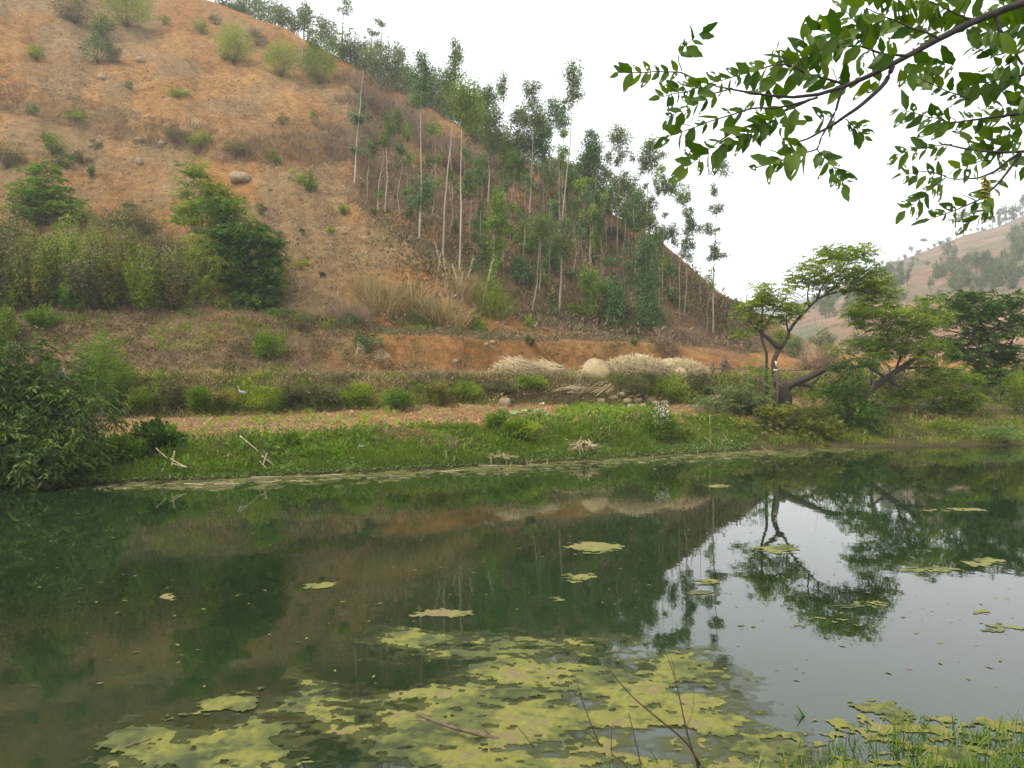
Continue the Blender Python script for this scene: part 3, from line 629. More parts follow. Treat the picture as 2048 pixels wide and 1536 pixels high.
euc((1258, 490), (1262, 340), [(1255, 365, 22, 24, 1.0), (1272, 395, 26, 28, 1.0), (1265, 430, 24, 24, .9), (1240, 380, 14, 20, .7)], 'thick dark eucalyptus crown just under the ridge sky', 'euc', rad=.12)
euc((1292, 520), (1300, 395), [(1298, 410, 15, 16, .9), (1285, 440, 20, 26, .9)], 'medium eucalyptus with dark crown behind the leaf-clad column', 'euc', rad=.1)
euc((1150, 480), (1148, 330), [(1140, 350, 16, 22, .8), (1152, 375, 18, 20, .8)], 'eucalyptus with mid-green crown behind the tallest trunk', 'euc_bright', rad=.1)
# the many thin look-alike poles of the grove
r0 = np.random.default_rng(99)
fillers = [(735, 400), (790, 350), (800, 440), (815, 400), (862, 440), (872, 380), (897, 470), (935, 400), (950, 450), (962, 500), (1020, 480), (1032, 444), (1045, 520), (1100, 560), (1105, 460),
           (1145, 560), (1158, 520), (1170, 590), (1205, 560), (1212, 520), (1222, 480), (1250, 580), (1268, 560), (1308, 560), (1318, 520), (1340, 600), (1345, 560), (1010, 560), (940, 500), (1182, 530)] + [(r0.uniform(1000, 1330), 0) for _ in range(20)]
for x, y in fillers:
    if not y: y = float(ip(x, [(a, c) for a, b, c in RID])) + r0.uniform(30, 170)
    h = r0.uniform(110, 190) * (1.15 if y > 470 else .9); tx = x + r0.uniform(-8, 10)
    cr = [(tx, y - h + 14, r0.uniform(9, 15), r0.uniform(14, 24), r0.uniform(.4, .75))]
    if r0.uniform() < .5: cr.append((x + 2, y - h * r0.uniform(.35, .6), r0.uniform(6, 11), r0.uniform(9, 18), .45))
    if r0.uniform() < .35: cr.append((x, y - 16, r0.uniform(9, 14), 12, .6))
    li = int(r0.integers(3)); ex = ['with a sparse small crown', 'with a second leaf tuft on the stem', 'with leafy shoots at its foot', 'with tufts on stem and foot'][len(cr) - 1 if len(cr) < 2 else (1 if len(cr) == 2 and cr[1][1] < y - 17 else 2 if len(cr) == 2 else 3)]
    euc((x, y), (tx, y - h), cr, 'thin ' + ['dull green', 'blue-green', 'bright green'][li] + ' eucalyptus pole ' + ex + (' uphill' if y < 455 else ' low down' if y > 540 else ' mid-grove'), ['euc', 'euc_blue', 'euc_bright'][li], 'thin eucalyptus poles inside the grove', rad=r0.uniform(.05, .085), dark=r0.uniform(.35, .7))
for _ in range(20):
    x = r0.uniform(930, 1330); y = float(ip(x, [(a, c) for a, b, c in RID])) + r0.uniform(60, 250)
    if y > 655: continue
    li = int(r0.integers(3)); hh = r0.uniform(30, 80); ww = r0.uniform(12, 26)
    euc((x, y), (x + r0.uniform(-4, 4), y - hh), [(x, y - hh * .62, ww * .6, hh * .36, .9), (x + r0.uniform(-5, 5), y - hh * .3, ww * .7, hh * .25, .7)], ['dull green', 'blue-green', 'bright green'][li] + (' slim' if ww < 18 else ' full') + ' young eucalyptus leafy to its base ' + ('uphill' if y < 470 else 'low down' if y > 560 else 'mid-grove'), ['euc', 'euc_blue', 'euc_bright'][li], 'young eucalyptus leafy to the base', rad=.06)
# low young eucalyptus and undergrowth saplings inside the grove
for x, y, w_, h_, mt in [(912, 470, 26, 40, 'euc'), (945, 545, 26, 44, 'euc_blue'), (1105, 610, 22, 40, 'euc'), (1082, 575, 26, 50, 'euc'), (820, 440, 26, 50, 'euc'), (1140, 630, 30, 30, 'bright'), (1100, 525, 24, 34, 'euc_bright'),
                         (930, 395, 40, 46, 'light'), (955, 360, 36, 40, 'light'), (1015, 470, 34, 34, 'bright'), (1195, 480, 20, 36, 'euc'), (1345, 605, 16, 22, 'euc'), (1315, 640, 22, 20, 'olive'), (1330, 555, 34, 60, 'bright'), (1310, 505, 34, 40, 'light'),
                         (745, 430, 20, 14, 'euc_blue'), (1105, 632, 14, 22, 'euc_blue'), (1160, 640, 20, 34, 'euc_bright'), (985, 610, 60, 90, 'euc_bright'), (955, 662, 30, 26, 'bright'), (1060, 655, 30, 22, 'bright')]:
    shrub(x, y, w_, h_, mt, {'euc': 'dull green', 'euc_blue': 'bluish', 'bright': 'fresh green', 'euc_bright': 'bright green', 'light': 'pale green', 'olive': 'olive'}[mt] + (' slender' if h_ > w_ * 1.4 else ' tiny' if h_ < 24 else ' bushy') + ' sapling ' + ('on the red upper slope' if y < 480 else 'at the foot of the grove' if y > 600 else 'between mid-grove trunks'), 'up', .22, None, 'sapling', 'sapling', 'saplings among the grove trunks', wl=.36)

# ------------------------------------------------------------------ hazy trees along the ridge skyline
ridge = [(452, 5, 20, 22), (480, 12, 24, 30), (510, 16, 22, 26), (540, 28, 24, 30), (565, 30, 22, 26), (594, 35, 20, 28), (612, 34, 12, 26), (640, 55, 22, 26), (662, 68, 20, 22), (690, 85, 30, 30), (712, 105, 26, 26),
         (742, 120, 34, 38), (768, 128, 34, 46), (795, 125, 22, 34), (792, 160, 30, 34), (822, 165, 26, 40), (865, 180, 34, 40), (880, 165, 22, 30), (905, 205, 32, 36), (935, 235, 30, 36), (950, 195, 22, 28), (962, 260, 30, 30), (1000, 280, 26, 30), (1042, 310, 24, 24), (1100, 330, 20, 24), (1125, 340, 18, 22), (1148, 365, 16, 20), (1215, 400, 20, 26), (1228, 372, 18, 30)] + [(x_, float(ip(x_, [(a, c) for a, b, c in RID])) - 12 - 6 * (k_ % 3), 15 + 3 * (k_ % 4), 18 + 4 * (k_ % 3)) for k_, x_ in enumerate([728, 782, 838, 872, 918, 948, 985, 1022, 1060, 1082, 1108, 1140, 1162, 1188, 1206, 1242, 1262, 1284, 1318])]
for x, y, rx, ry in ridge:
    yb = float(ip(x, [(a, c) for a, b, c in RID])); dd = float(ip(x, [(a, b) for a, b, c in RID]))
    dd += r0.uniform(-1, 5)
    euc((x + r0.uniform(-4, 4), yb), (x, y - ry), [(x, y, rx, ry, .85), (x + r0.uniform(-10, 10), (y + yb) / 2 + 6, rx * .85, max(10, (yb - y) * .45), .6)], ('broad' if rx > 29 else 'narrow' if rx < 21 else 'medium') + ' dark bushy eucalyptus ' + ('above the bare slope' if x < 700 else 'above the dry brush' if x < 900 else 'above the red grove slope' if x < 1060 else 'on the descending ridge') + ' skyline, hazy', 'euc', 'hazy trees along the ridge skyline', depth=dd, rad=.12, lsz=1.25)
for x, yb, yt, rx, ry, lab in [(690, 130, -5, 13, 16, 'tall lone eucalyptus with plume top sticking up from the ridge'), (765, 150, 34, 14, 8, 'tall thin ridge tree with flat umbrella top'), (746, 140, 52, 11, 9, 'thin ridge tree with ragged small top next to the umbrella one'), (752, 150, 78, 8, 10, 'short spindly ridge tree below the flat umbrella top'), (612, 90, 8, 9, 20, 'narrow dark ridge tree standing above its bushy neighbours')]:
    euc((x - 6, yb), (x, yt), [(x, yt + ry, rx, ry, .8)], lab, 'euc', 'hazy trees along the ridge skyline', depth=float(ip(x, [(a, b) for a, b, c in RID])) + 3, rad=.26, lsz=1.1, bark='bark')

# ------------------------------------------------------------------ shrubs on the bare slope
shrub(255, 55, 110, 95, 'light', 'wide light green shrub high on the slope beside a dark one', 'round', .20)
shrub(150, 48, 95, 70, 'olive', 'grey-brown half-bare shrub high on the slope', 'round', .18)
shrub(205, 75, 52, 50, 'dark', 'dark green shrub between the brown and the light green shrubs', 'round', .2)
shrub(195, 128, 58, 62, 'euc_blue', 'dark blue-green bush alone on the upper slope', 'round', .22)
shrub(228, 128, 36, 44, 'olive', 'small olive bush leaning against the dark blue-green bush', 'round', .15)
shrub(468, 130, 84, 86, 'light', 'round light green shrub with short stem below the skyline', 'round', .17)
shrub(563, 155, 72, 78, 'light', 'airy light green shrub, middle one of three below the skyline', 'round', .16)
shrub(638, 170, 84, 84, 'bright', 'dense rounded bright green shrub, lowest of three below the skyline', 'round', .17)
shrub(515, 92, 50, 30, 'olive', 'flat brownish bush between two light green shrubs', 'round', .15)
shrub(356, 197, 40, 24, 'tree', 'low green tuft beside a stone on the slope', 'round', .12)
shrub(105, 310, 44, 50, 'bright', 'upright bright bush above the large green one', 'round', .15)
shrub(122, 338, 50, 34, 'dark', 'dark spreading bush just above the large bright shrub', 'round', .15)
shrub(15, 335, 70, 56, 'olive', 'olive bush at the end of the slope path', 'round', .15)
shrub(182, 355, 18, 34, 'dark', 'narrow dark upright plant on the slope', 'up', .13)
shrub(165, 325, 36, 24, 'olive', 'small yellowish bush next to the narrow dark plant', 'round', .12)
shrub(620, 385, 34, 60, 'bright', 'bright green upright bush at the grove edge', 'up', .16)
shrub(596, 365, 36, 24, 'tree', 'low bush at the foot of the bright upright bush', 'round', .13)
shrub(402, 300, 50, 34, 'tree', 'green bush growing out of the brown brush strip', 'round', .15)
shrub(350, 285, 60, 28, 'olive', 'olive bush in the brown brush strip', 'round', .14)
shrub(470, 315, 60, 32, 'olive', 'grey-green bush lower in the brown brush strip', 'round', .14)
shrub(550, 330, 34, 30, 'tree', 'small fresh green bush at the lower end of the brush strip', 'round', .13)
shrub(260, 420, 30, 14, 'euc_blue', 'low blue-green rosette on bare soil', 'round', .12)
shrub(150, 245, 46, 22, 'tree', 'small bush under the brush strip', 'round', .12)
for x, y, s in [(75, 122, 30), (402, 68, 26), (430, 50, 20), (500, 520, 18), (562, 478, 16), (605, 470, 14), (548, 495, 20), (612, 530, 16), (600, 540, 22), (640, 555, 14), (690, 430, 24), (450, 120, 20), (290, 470, 20), (392, 470, 24), (65, 230, 22), (260, 178, 16), (565, 250, 18), (330, 50, 18), (630, 240, 16), (660, 470, 16), (520, 430, 22), (190, 300, 20)]:
    shrub(x, y, s * 1.3, s, ['tree', 'olive', 'euc_blue'][int(x) % 3], ['green', 'olive', 'blue-green'][int(x) % 3] + (' small' if s < 18 else ' spreading') + ' weed tuft ' + ('high on the bare orange slope' if y < 180 else 'below the brush strip' if y < 400 else 'low on the bare orange slope'), 'round', .11, None, 'weed_tuft', 'weed', 'small weed tufts on the bare slope')
# dry brush tangles
for x, y, w_, h_ in [(60, 205, 120, 40), (150, 225, 110, 36), (230, 245, 110, 40), (310, 270, 110, 44), (390, 285, 110, 44), (470, 300, 120, 46), (545, 290, 110, 50), (620, 300, 130, 80), (680, 310, 110, 90), (660, 260, 90, 60), (20, 190, 90, 36), (700, 200, 70, 60), (690, 155, 60, 40)]:
    h_ *= .62; w_ *= .9
    shrub(x, y, w_, h_, 'brush', ('tall ' if h_ > 34 else 'low ') + ('broad ' if w_ > 105 else 'small ') + 'tangle of bare dry twigs ' + ('at the grove end of the brush strip' if x > 590 else 'in the brush strip crossing the bare slope'), 'brush', .014, 300, 'dry_brush_tangle', 'brush', 'dry twig tangles in the brush strip')
for x, y, w_, h_ in [(745, 215, 70, 90), (790, 240, 80, 100), (830, 270, 80, 90), (870, 300, 70, 80), (900, 330, 60, 70), (760, 290, 60, 60), (930, 345, 50, 60), (985, 330, 40, 50), (1095, 390, 40, 60), (1130, 400, 40, 60), (1170, 430, 40, 50), (1225, 470, 40, 40)]:
    shrub(x, y, w_, h_, 'brush', ('large' if w_ >= 70 else 'small') + ' pale leafless dry shrub ' + ('below the ridge trees' if x < 880 else 'on the red upper grove slope' if x < 1000 else 'near the descending ridge'), 'brush', .017, 520, 'leafless_shrub', 'shrub', 'pale leafless shrubs in the upper grove')
# tall grass clumps between slope and grove
shrub(765, 612, 90, 58, 'drygrass', 'large pale dry grass clump at the foot of the bare slope', 'grass', .05, 700, 'grass_clump', 'grass', lean=.05)
shrub(885, 640, 120, 60, 'drygrass', 'wide dry grass clump with some green below the grove', 'grass', .05, 800, 'grass_clump', 'grass')
shrub(700, 650, 110, 60, 'brush', 'low brown grass clump left of the large pale one', 'grass', .02, 900, 'grass_clump', 'grass')
shrub(985, 625, 70, 70, 'grass', 'tall green reed grass clump at the grove foot', 'grass', .03, 700, 'reed_clump', 'grass')
shrub(920, 590, 60, 80, 'drygrass', 'tall dry plume grass with feathery heads in front of the grove', 'grass', .025, 360, 'plume_grass', 'grass', lean=.25)
shrub(820, 655, 90, 40, 'olive', 'low dry grass clump in front of the wide one', 'grass', .025, 600, 'grass_clump', 'grass')
shrub(825, 600, 80, 48, 'drygrass', 'straw-coloured grass clump between the two big dry clumps', 'grass', .045, 420, 'grass_clump', 'grass')
shrub(735, 585, 60, 50, 'drygrass', 'short pale grass clump on the edge of the bare slope', 'grass', .022, 600, 'grass_clump', 'grass')
shrub(850, 645, 70, 50, 'olive', 'greenish grass clump in front of the wide dry clump', 'grass', .024, 800, 'grass_clump', 'grass')
shrub(388, 252, 30, 26, 'straw', 'pale dry palm-like frond on the brush strip', 'grass', .07, 40, 'dry_frond', 'frond')
# pampas-like plumes of the plume grass
pb = MB(); o = thing('plume_stalks', 'feathery dry plume stalks leaning over the dry grass', 'plume', hit(905, 610))
rp_ = np.random.default_rng(5)
for x0, y0, x1, y1 in [(900, 610, 885, 500), (915, 610, 925, 545), (920, 605, 945, 520), (900, 612, 870, 485), (960, 610, 985, 520), (930, 600, 905, 530), (870, 600, 880, 510)]:
    d = o.location[1]; A = P3(x0, y0, d); E = P3(x1, y1, d); A[2] = min(A[2], float(ground(A[0], A[1])) + .1)
    pth = smooth_path([A, (A + E) / 2 + [0, 0, .2], E], 10); tube(pb, pth, np.linspace(.012, .006, 10), 4)
    k = 60; s = rp_.uniform(.62, 1, k); pp = A + (E - A) * s[:, None]; leaves(pb, pp, unit(E - A) + rp_.normal(0, .25, (k, 3)), .22, .04, rp_, rp_.uniform(.4, 1, k), .2)
attach(pb, 'plume', M['straw'], o)
# ------------------------------------------------------------------ thicket of seed-head shrubs on the left bench
r4 = np.random.default_rng(404)
thick = [(20, 612, 110, 170), (75, 615, 120, 150), (130, 612, 110, 140), (185, 615, 110, 130), (240, 612, 100, 150), (290, 618, 90, 130), (340, 622, 90, 130), (50, 560, 120, 110), (160, 555, 130, 110), (260, 545, 120, 100), (-60, 615, 120, 190), (-30, 560, 110, 150)]
for k, (x, y, w_, h_) in enumerate(thick):
    h_ *= (1.30, 1.12, 1.42, 1.2)[k % 4]; w_ *= 1.15
    shrub(x, y, w_, h_, ['olive', 'yellow', 'tree'][k % 3], ['olive', 'yellowish', 'green'][k % 3] + ' weedy shrub with dry seed heads ' + ('in the front row of the bench thicket' if y > 600 else 'at the back of the bench thicket'), 'up', .19, 2000, 'seed_head_shrub', 'shrub', 'seed-head shrubs of the bench thicket', flowers=('flower', 80, .085), wl=.42)
for x, y, w_, h_, mt, lb in [(40, 618, 60, 80, 'tree', 'leafy green weed bush at the lip of the bench below the thicket'), (150, 618, 60, 70, 'bright', 'bright weed bush at the thicket foot'), (215, 618, 50, 60, 'yellow', 'yellow weed bush at the thicket foot'), (300, 622, 60, 76, 'tree', 'green weed bush in front of the thicket end'), (110, 545, 60, 90, 'dark', 'dark bush half hidden in the thicket'), (200, 560, 50, 100, 'tree', 'tall green bush rising inside the thicket'), (25, 520, 60, 90, 'dark', 'dark bush at the back of the thicket')]:
    shrub(x, y, w_, h_, mt, lb, 'up', .2, 900, flowers=('flower', 24, .08), wl=.45)
shrub(255, 480, 130, 70, 'olive', 'brownish olive shrub rising behind the seed-head thicket', 'round', .16, 2600)
shrub(330, 560, 90, 90, 'olive', 'half-dry olive shrub between thicket and large dark bush', 'round', .15, 2200)
# bushes on the brown bank and along the terrace wall
shrub(85, 655, 80, 50, 'bright', 'bright low bush on the brown bank', 'up', .12, 1600)
shrub(5, 690, 60, 75, 'tree', 'grey-green bush behind the willow top', 'round', .14, 1500)
shrub(165, 625, 30, 26, 'bright', 'small green tuft at the bench lip', 'up', .1)
shrub(205, 826, 120, 190, 'bright', 'feathery bright green upright bush behind the willow', 'up', .15, 5200, wl=.24)
shrub(570, 640, 60, 30, 'dark', 'dark low bush below the large dark bush', 'round', .13)
shrub(540, 720, 70, 60, 'bright', 'bright green trailing vine patch on the brown bank', 'round', .13, 1100)
shrub(600, 660, 50, 30, 'olive', 'olive bush on the brown bank top', 'round', .12)
shrub(700, 655, 50, 26, 'euc_blue', 'bluish low bush below the dry grass', 'round', .12)
shrub(735, 705, 60, 40, 'euc_blue', 'grey-green weeds at the cut bank edge', 'round', .12)
shrub(830, 665, 46, 20, 'tree', 'small green bush under the dry grass clumps', 'round', .12)
shrub(955, 655, 34, 34, 'bright', 'yellow-green small bush on the path edge', 'up', .12)
shrub(1060, 690, 24, 26, 'dark', 'dark tuft beside the cut bank steps', 'round', .1)
shrub(1270, 690, 24, 16, 'dark', 'dark tuft above the straw heap', 'round', .1)
wallb = [(285, 828, 60, 56, 'tree', 'grey-green bush on the terrace wall beside the willow'), (345, 826, 60, 60, 'olive', 'brown weedy bush on the terrace wall'), (395, 832, 50, 62, 'bright', 'ferny bright bush on the terrace wall'), (440, 830, 60, 56, 'yellow', 'yellow-leaved weed bush on the terrace wall'),
         (530, 828, 70, 60, 'tree', 'mixed green weed bush on the terrace wall near the bird'), (580, 815, 60, 50, 'olive', 'olive weed bush on the terrace wall'), (640, 818, 80, 52, 'olive', 'wide brownish bush over the terrace wall'), (715, 815, 70, 46, 'tree', 'dull green bush over the terrace wall'), (790, 820, 70, 40, 'bright', 'fresh green bush at the wall foot'),
         (875, 812, 44, 52, 'yellow', 'pale-flowered bush standing at the wall foot'), (930, 800, 70, 36, 'tree', 'low green weeds under the stalk heaps'), (1000, 790, 70, 30, 'olive', 'dry weeds on the wall below the pale stalk heap'), (1060, 780, 60, 30, 'tree', 'green weeds on the wall lip'), (1270, 795, 60, 40, 'olive', 'brown bush over the tumbled stones'), (1340, 800, 80, 50, 'tree', 'green bush right of the tumbled stones'), (1290, 770, 80, 26, 'olive', 'weeds on the wall lip below the big straw heap'), (1400, 780, 60, 30, 'olive', 'brown weeds below the stalk bundle')]
for x, y, w_, h_, mt, lb in wallb:
    shrub(x, y, w_, h_, mt, lb, 'round', .10, 1500, flowers=('flower', 30, .06) if mt == 'yellow' else None)
shrub(1318, 880, 72, 66, 'bright', 'bush of white flowers on the grassy bank', 'round', .10, 1900, flowers=('white_flower', 70, .07))
shrub(1040, 880, 80, 44, 'tree', 'leafy weed mound on the grassy bank', 'round', .11, 1300)
shrub(990, 862, 60, 40, 'bright', 'low bright weed mound at the field edge', 'round', .10, 900)
shrub(1140, 868, 110, 28, 'bright', 'wide tussock of bright grass at the field edge', 'grass', .02, 1500, 'grass_tussock', 'grass')
shrub(1240, 872, 130, 30, 'bright', 'long bright tussock below the vegetable rows', 'grass', .02, 1700, 'grass_tussock', 'grass')
shrub(590, 895, 50, 34, 'bright', 'big-leaved green plant on the field edge', 'up', .2, 260, wl=.3)
shrub(905, 905, 26, 50, 'brush', 'withered brown plant stub on the grassy bank', 'grass', .02, 120, 'dry_plant', 'plant')
shrub(315, 905, 90, 60, 'dark', 'dark broad-leaved bush on the bank beside the willow', 'round', .17, 1700)
shrub(240, 930, 120, 70, 'bright', 'grassy green mound between willow and bank', 'up', .13, 2000)

# ------------------------------------------------------------------ willow bush leaning over the water
def willow():
    r = np.random.default_rng(31)
    B = np.array([(60 - CX) / F * 22.4, 22.4, 0.0]); B[2] = float(ground(B[0], B[1])) - .1
    o = thing('willow_bush', 'big dark willow bush with long narrow leaves drooping over the water', 'bush', B)
    sb, cb = MB(), MB()
    for cx, cy, rx, ry, dd, n in [(20, 810, 80, 110, 22.2, 420), (95, 835, 70, 80, 22.2, 300), (40, 725, 60, 40, 22.8, 90), (120, 760, 46, 36, 22.6, 60), (40, 900, 90, 44, 21.2, 300), (140, 895, 56, 44, 21.6, 150), (195, 835, 36, 26, 21.8, 26), (-90, 820, 120, 130, 22.4, 420), (170, 800, 44, 26, 22.2, 40), (80, 920, 70, 30, 21.0, 130), (70, 690, 30, 16, 22.6, 20), (150, 720, 24, 14, 22.6, 10)]:
        n = int(n * 1.6); c = P3(cx, cy, dd); a = rx * dd / F; b = ry * dd / F
        u = rdir(r, n) * r.uniform(.25, 1, (n, 1)) ** .6
        S = c + u * np.array([a, 1.1, b]) * .85
        S[:, 2] = np.maximum(S[:, 2], .12)
        D = unit(u * np.array([1, 1, .5])) + r.normal(0, .6, (n, 3)) + np.array([0, -.25, .15])
        sprays(cb, S, D, r.uniform(.45, .8, n), 10, .23, .046, .45, r, np.clip(r.normal(.4, .3, n), 0, 1))
        k = min(14, n); idx = r.choice(n, k, replace=False)
        for e_ in S[idx]:
            tube(sb, smooth_path([B, (B + e_) / 2 + r.normal(0, .15, 3) + [0, 0, .25], e_], 8), np.linspace(.035, .008, 8), 4)
    for v in cb.V: v[:, 2] = np.maximum(v[:, 2], .03)
    attach(sb, 'stem', M['twig'], o, True); attach(cb, 'foliage', M['willow'], o)
willow()

# ------------------------------------------------------------------ loose ground cover (uncountable)
def cover(name, label, mat, pts, H, W, lean=.4, tint=None, cat='grass'):
    r = np.random.default_rng(len(pts)); mb = MB()
    blades(mb, pts, H, W, r, np.clip(r.normal(.5, .24, len(pts)), 0, 1) if tint is None else tint, lean)
    o = mb.build(name, M[mat]); tag(o, label, cat, kind='stuff'); return o
rc = np.random.default_rng(77)
P_, fx_, fy_, fs_ = scatter(100000, -150, 2200, 1.04, 2.08, rc)
k = (fbm(P_[:, 0] * 1.1, P_[:, 1] * 1.1, 3, 3) > .455 - .05 * (fx_ < 1450) + .12 * (fs_ > 1.8)) & ~((fx_ > 1560) & (rc.uniform(size=len(fx_)) < .45))
P_ = P_[k]; fs_ = fs_[k]; fx_ = fx_[k]
cover('bank_grass', 'green grass on the far bank of the pond', 'grass', P_, (.10 + .26 * vnoise(P_[:, 0] * .8, P_[:, 1] * .8, 9)) * rc.uniform(.6, 1.2, len(P_)), .024, .5, np.clip(rc.normal(.42, .2, len(P_)) + .5 * (fx_ > 1560) * rc.uniform(size=len(P_)), 0, 1))
P_, fx_, fy_, fs_ = scatter(26000, -100, 1500, 1.0, 1.28, rc)
mb = MB(); n = len(P_); P_[:, 2] = np.maximum(P_[:, 2], 0) + rc.uniform(.01, .09, n)
leaves(mb, P_, rdir(rc, n) * [1, 1, .35] + [0, 0, .25], .075 * rc.uniform(.6, 1.3, n), .05, rc, np.clip(rc.normal(.5, .25, n), 0, 1))
tag(mb.build('creeping_water_weed', M['creeper']), 'blue-green creeping weed along the waterline', 'weed', kind='stuff')
P_, fx_, fy_, fs_ = scatter(52000, -100, 2200, 2.9, 4.3, rc)
k = fbm(P_[:, 0] * .7, P_[:, 1] * .7, 8, 3) > .42
cover('terrace_weeds', 'weedy olive grass on the terrace wall', 'olive', P_[k], .3 * rc.uniform(.3, 1.4, k.sum()), .022, .6)
cover('terrace_green_weeds', 'patches of fresh green grass on the terrace wall', 'grass', P_[~k], .18 * rc.uniform(.4, 1.4, (~k).sum()), .022, .5)
P_, fx_, fy_, fs_ = scatter(60000, -150, 1500, 4.9, 7.0, rc)
k = (fbm(P_[:, 0] * .45, P_[:, 1] * .45, 12, 4) > .40) & ((fx_ < 680) | (rc.uniform(size=len(fx_)) < .5))
cover('bank_dry_grass', 'brown dry grass matting the upper bank', 'brush', P_[k], .16 * rc.uniform(.4, 1.5, k.sum()), .02, .7)
k2 = (~k) & (fx_ < 700) & (rc.uniform(size=len(fx_)) < .6)
cover('bank_olive_grass', 'olive green grass in patches on the upper bank', 'olive', P_[k2], .15 * rc.uniform(.4, 1.3, k2.sum()), .022, .6)
P_, fx_, fy_, fs_ = scatter(90000, -100, 760, 7.0, 7.98, rc)
k = fbm(P_[:, 0] * .25, P_[:, 1] * .25, 14, 4) > .50
cover('slope_dry_grass', 'wisps of dry grass over the bare slope', 'drygrass', P_[k], .20 * rc.uniform(.4, 1.5, k.sum()), .022, .9)
k2 = (fbm(P_[:, 0] * .2, P_[:, 1] * .2, 15, 4) > .56)
cover('slope_brown_litter', 'brown withered weeds over the bare slope', 'brush', P_[k2], .26 * rc.uniform(.4, 1.5, k2.sum()), .022, .9)
P_, fx_, fy_, fs_ = scatter(70000, 690, 1520, 7.0, 7.98, rc)
wb = fx_ - np.interp(fy_, [100, 250, 390, 450, 500, 590, 640, 760], [730, 700, 700, 765, 835, 945, 1010, 1060])
k = (wb > -10) & (fbm(P_[:, 0] * .25, P_[:, 1] * .25, 16, 4) > .40)
cover('grove_undergrowth', 'brown dry undergrowth beneath the eucalyptus grove', 'brush', P_[k], .42 * rc.uniform(.3, 1.5, k.sum()), .024, .5, None, 'undergrowth')
k2 = (wb > 0) & (fbm(P_[:, 0] * .18, P_[:, 1] * .18, 18, 4) > .55) & (rc.uniform(size=len(fx_)) < .7)
cover('grove_green_undergrowth', 'greenish undergrowth between the grove trunks', 'olive', P_[k2], .35 * rc.uniform(.3, 1.5, k2.sum()), .028, .5, None, 'undergrowth')
k3 = (wb <= 0)
cover('slope_foot_grass', 'short dry grass at the foot of the bare slope', 'drygrass', P_[k3], .16 * rc.uniform(.4, 1.5, k3.sum()), .022, .9)
# low weed clumps (uncountable)
def weed_clumps(name, label, mat, n, x0, x1, s0, s1, size, per, seed, thr=.45, sc=.5, wl=.45):
    r = np.random.default_rng(seed); P_, fx_, fy_, fs_ = scatter(n, x0, x1, s0, s1, r)
    k = fbm(P_[:, 0] * sc, P_[:, 1] * sc, seed, 3) > thr; P_ = P_[k]; n = len(P_); s = size * r.uniform(.4, 1.6, n) ** 1.3
    q = np.repeat(np.arange(n), per); m = len(q); off = np.abs(r.normal(0, 1, (m, 3))) * np.where(r.uniform(size=(m, 3)) < .5, -1, 1) * s[q][:, None] * [.5, .5, .4]; off[:, 2] = np.abs(off[:, 2])
    p = P_[q] + off; p[:, 2] = np.maximum(p[:, 2], ground(p[:, 0], p[:, 1]) + .02)
    mb = MB(); leaves(mb, p, unit(off) + r.normal(0, .5, (m, 3)) + [0, 0, .4], s[q] * .38, s[q] * .38 * wl, r, np.clip(r.uniform(.1, .9, n)[q] + r.normal(0, .2, m), 0, 1)); tag(mb.build(name, M[mat]), label, 'weeds', kind='stuff')
weed_clumps('field_weeds', 'thin pale green weeds on the tilled strip', 'light', 500, 250, 1480, 2.05, 2.95, .16, 14, 520, .47)
weed_clumps('field_litter', 'dry litter on the tilled strip', 'drygrass', 700, 200, 1700, 2.0, 2.95, .16, 14, 521, .45, wl=.25)
weed_clumps('bank_dry_weeds', 'dry tan tufts on the grassy bank', 'drygrass', 700, -50, 2100, 1.15, 2.1, .22, 18, 522, .5, wl=.25)
weed_clumps('bank_weeds', 'mixed green weed clumps on the grassy bank', 'bright', 1800, -50, 1500, 1.1, 2.1, .26, 22, 501, .45)
weed_clumps('bank_dull_weeds', 'dull weed clumps on the grassy bank', 'olive', 1200, -50, 2100, 1.2, 2.1, .24, 20, 502, .48)
weed_clumps('wall_weeds', 'green weed clumps over the terrace wall', 'tree', 900, 240, 2100, 2.95, 4.15, .34, 26, 503, .46)
weed_clumps('wall_dry_weeds', 'dry straw-coloured weeds over the terrace wall', 'drygrass', 1100, 200, 2100, 2.95, 4.3, .30, 24, 504, .44, wl=.25)
weed_clumps('wall_brown_weeds', 'brown withered weeds over the terrace wall', 'brush', 800, 200, 1700, 2.95, 4.2, .32, 24, 505, .45, wl=.25)
weed_clumps('upper_bank_brown_weeds', 'brown withered weeds on the upper bank', 'brush', 1500, -50, 1500, 5.0, 7.0, .30, 22, 506, .44, wl=.25)
weed_clumps('upper_bank_green_weeds', 'olive green weeds on the upper bank', 'olive', 1300, -50, 1500, 5.0, 7.0, .28, 22, 507, .47)
weed_clumps('upper_bank_fresh_weeds', 'fresh green weed patches on the upper bank', 'tree', 900, -50, 720, 5.0, 6.6, .26, 20, 530, .53, .3)
weed_clumps('upper_bank_dark_weeds', 'dark withered weeds on the upper bank', 'darkbrush', 1500, -50, 760, 5.0, 6.8, .30, 20, 531, .47, .35, .3)
weed_clumps('slope_dark_weeds', 'dark withered weeds dotting the bare slope', 'darkbrush', 1000, -50, 900, 7.0, 7.95, .36, 14, 532, .49, .12, .3)
weed_clumps('upper_bank_bluish_weeds', 'bluish green weeds on the cut bank', 'euc_blue', 160, 560, 1300, 5.0, 7.0, .26, 22, 508, .48)
weed_clumps('slope_weeds', 'small olive weeds dotting the bare slope', 'olive', 1500, -50, 900, 7.0, 7.95, .22, 14, 509, .50, .12)
weed_clumps('slope_brown_weeds', 'small brown weeds dotting the bare slope', 'brush', 3600, -50, 900, 7.0, 7.95, .36, 14, 510, .44, .12, .25)
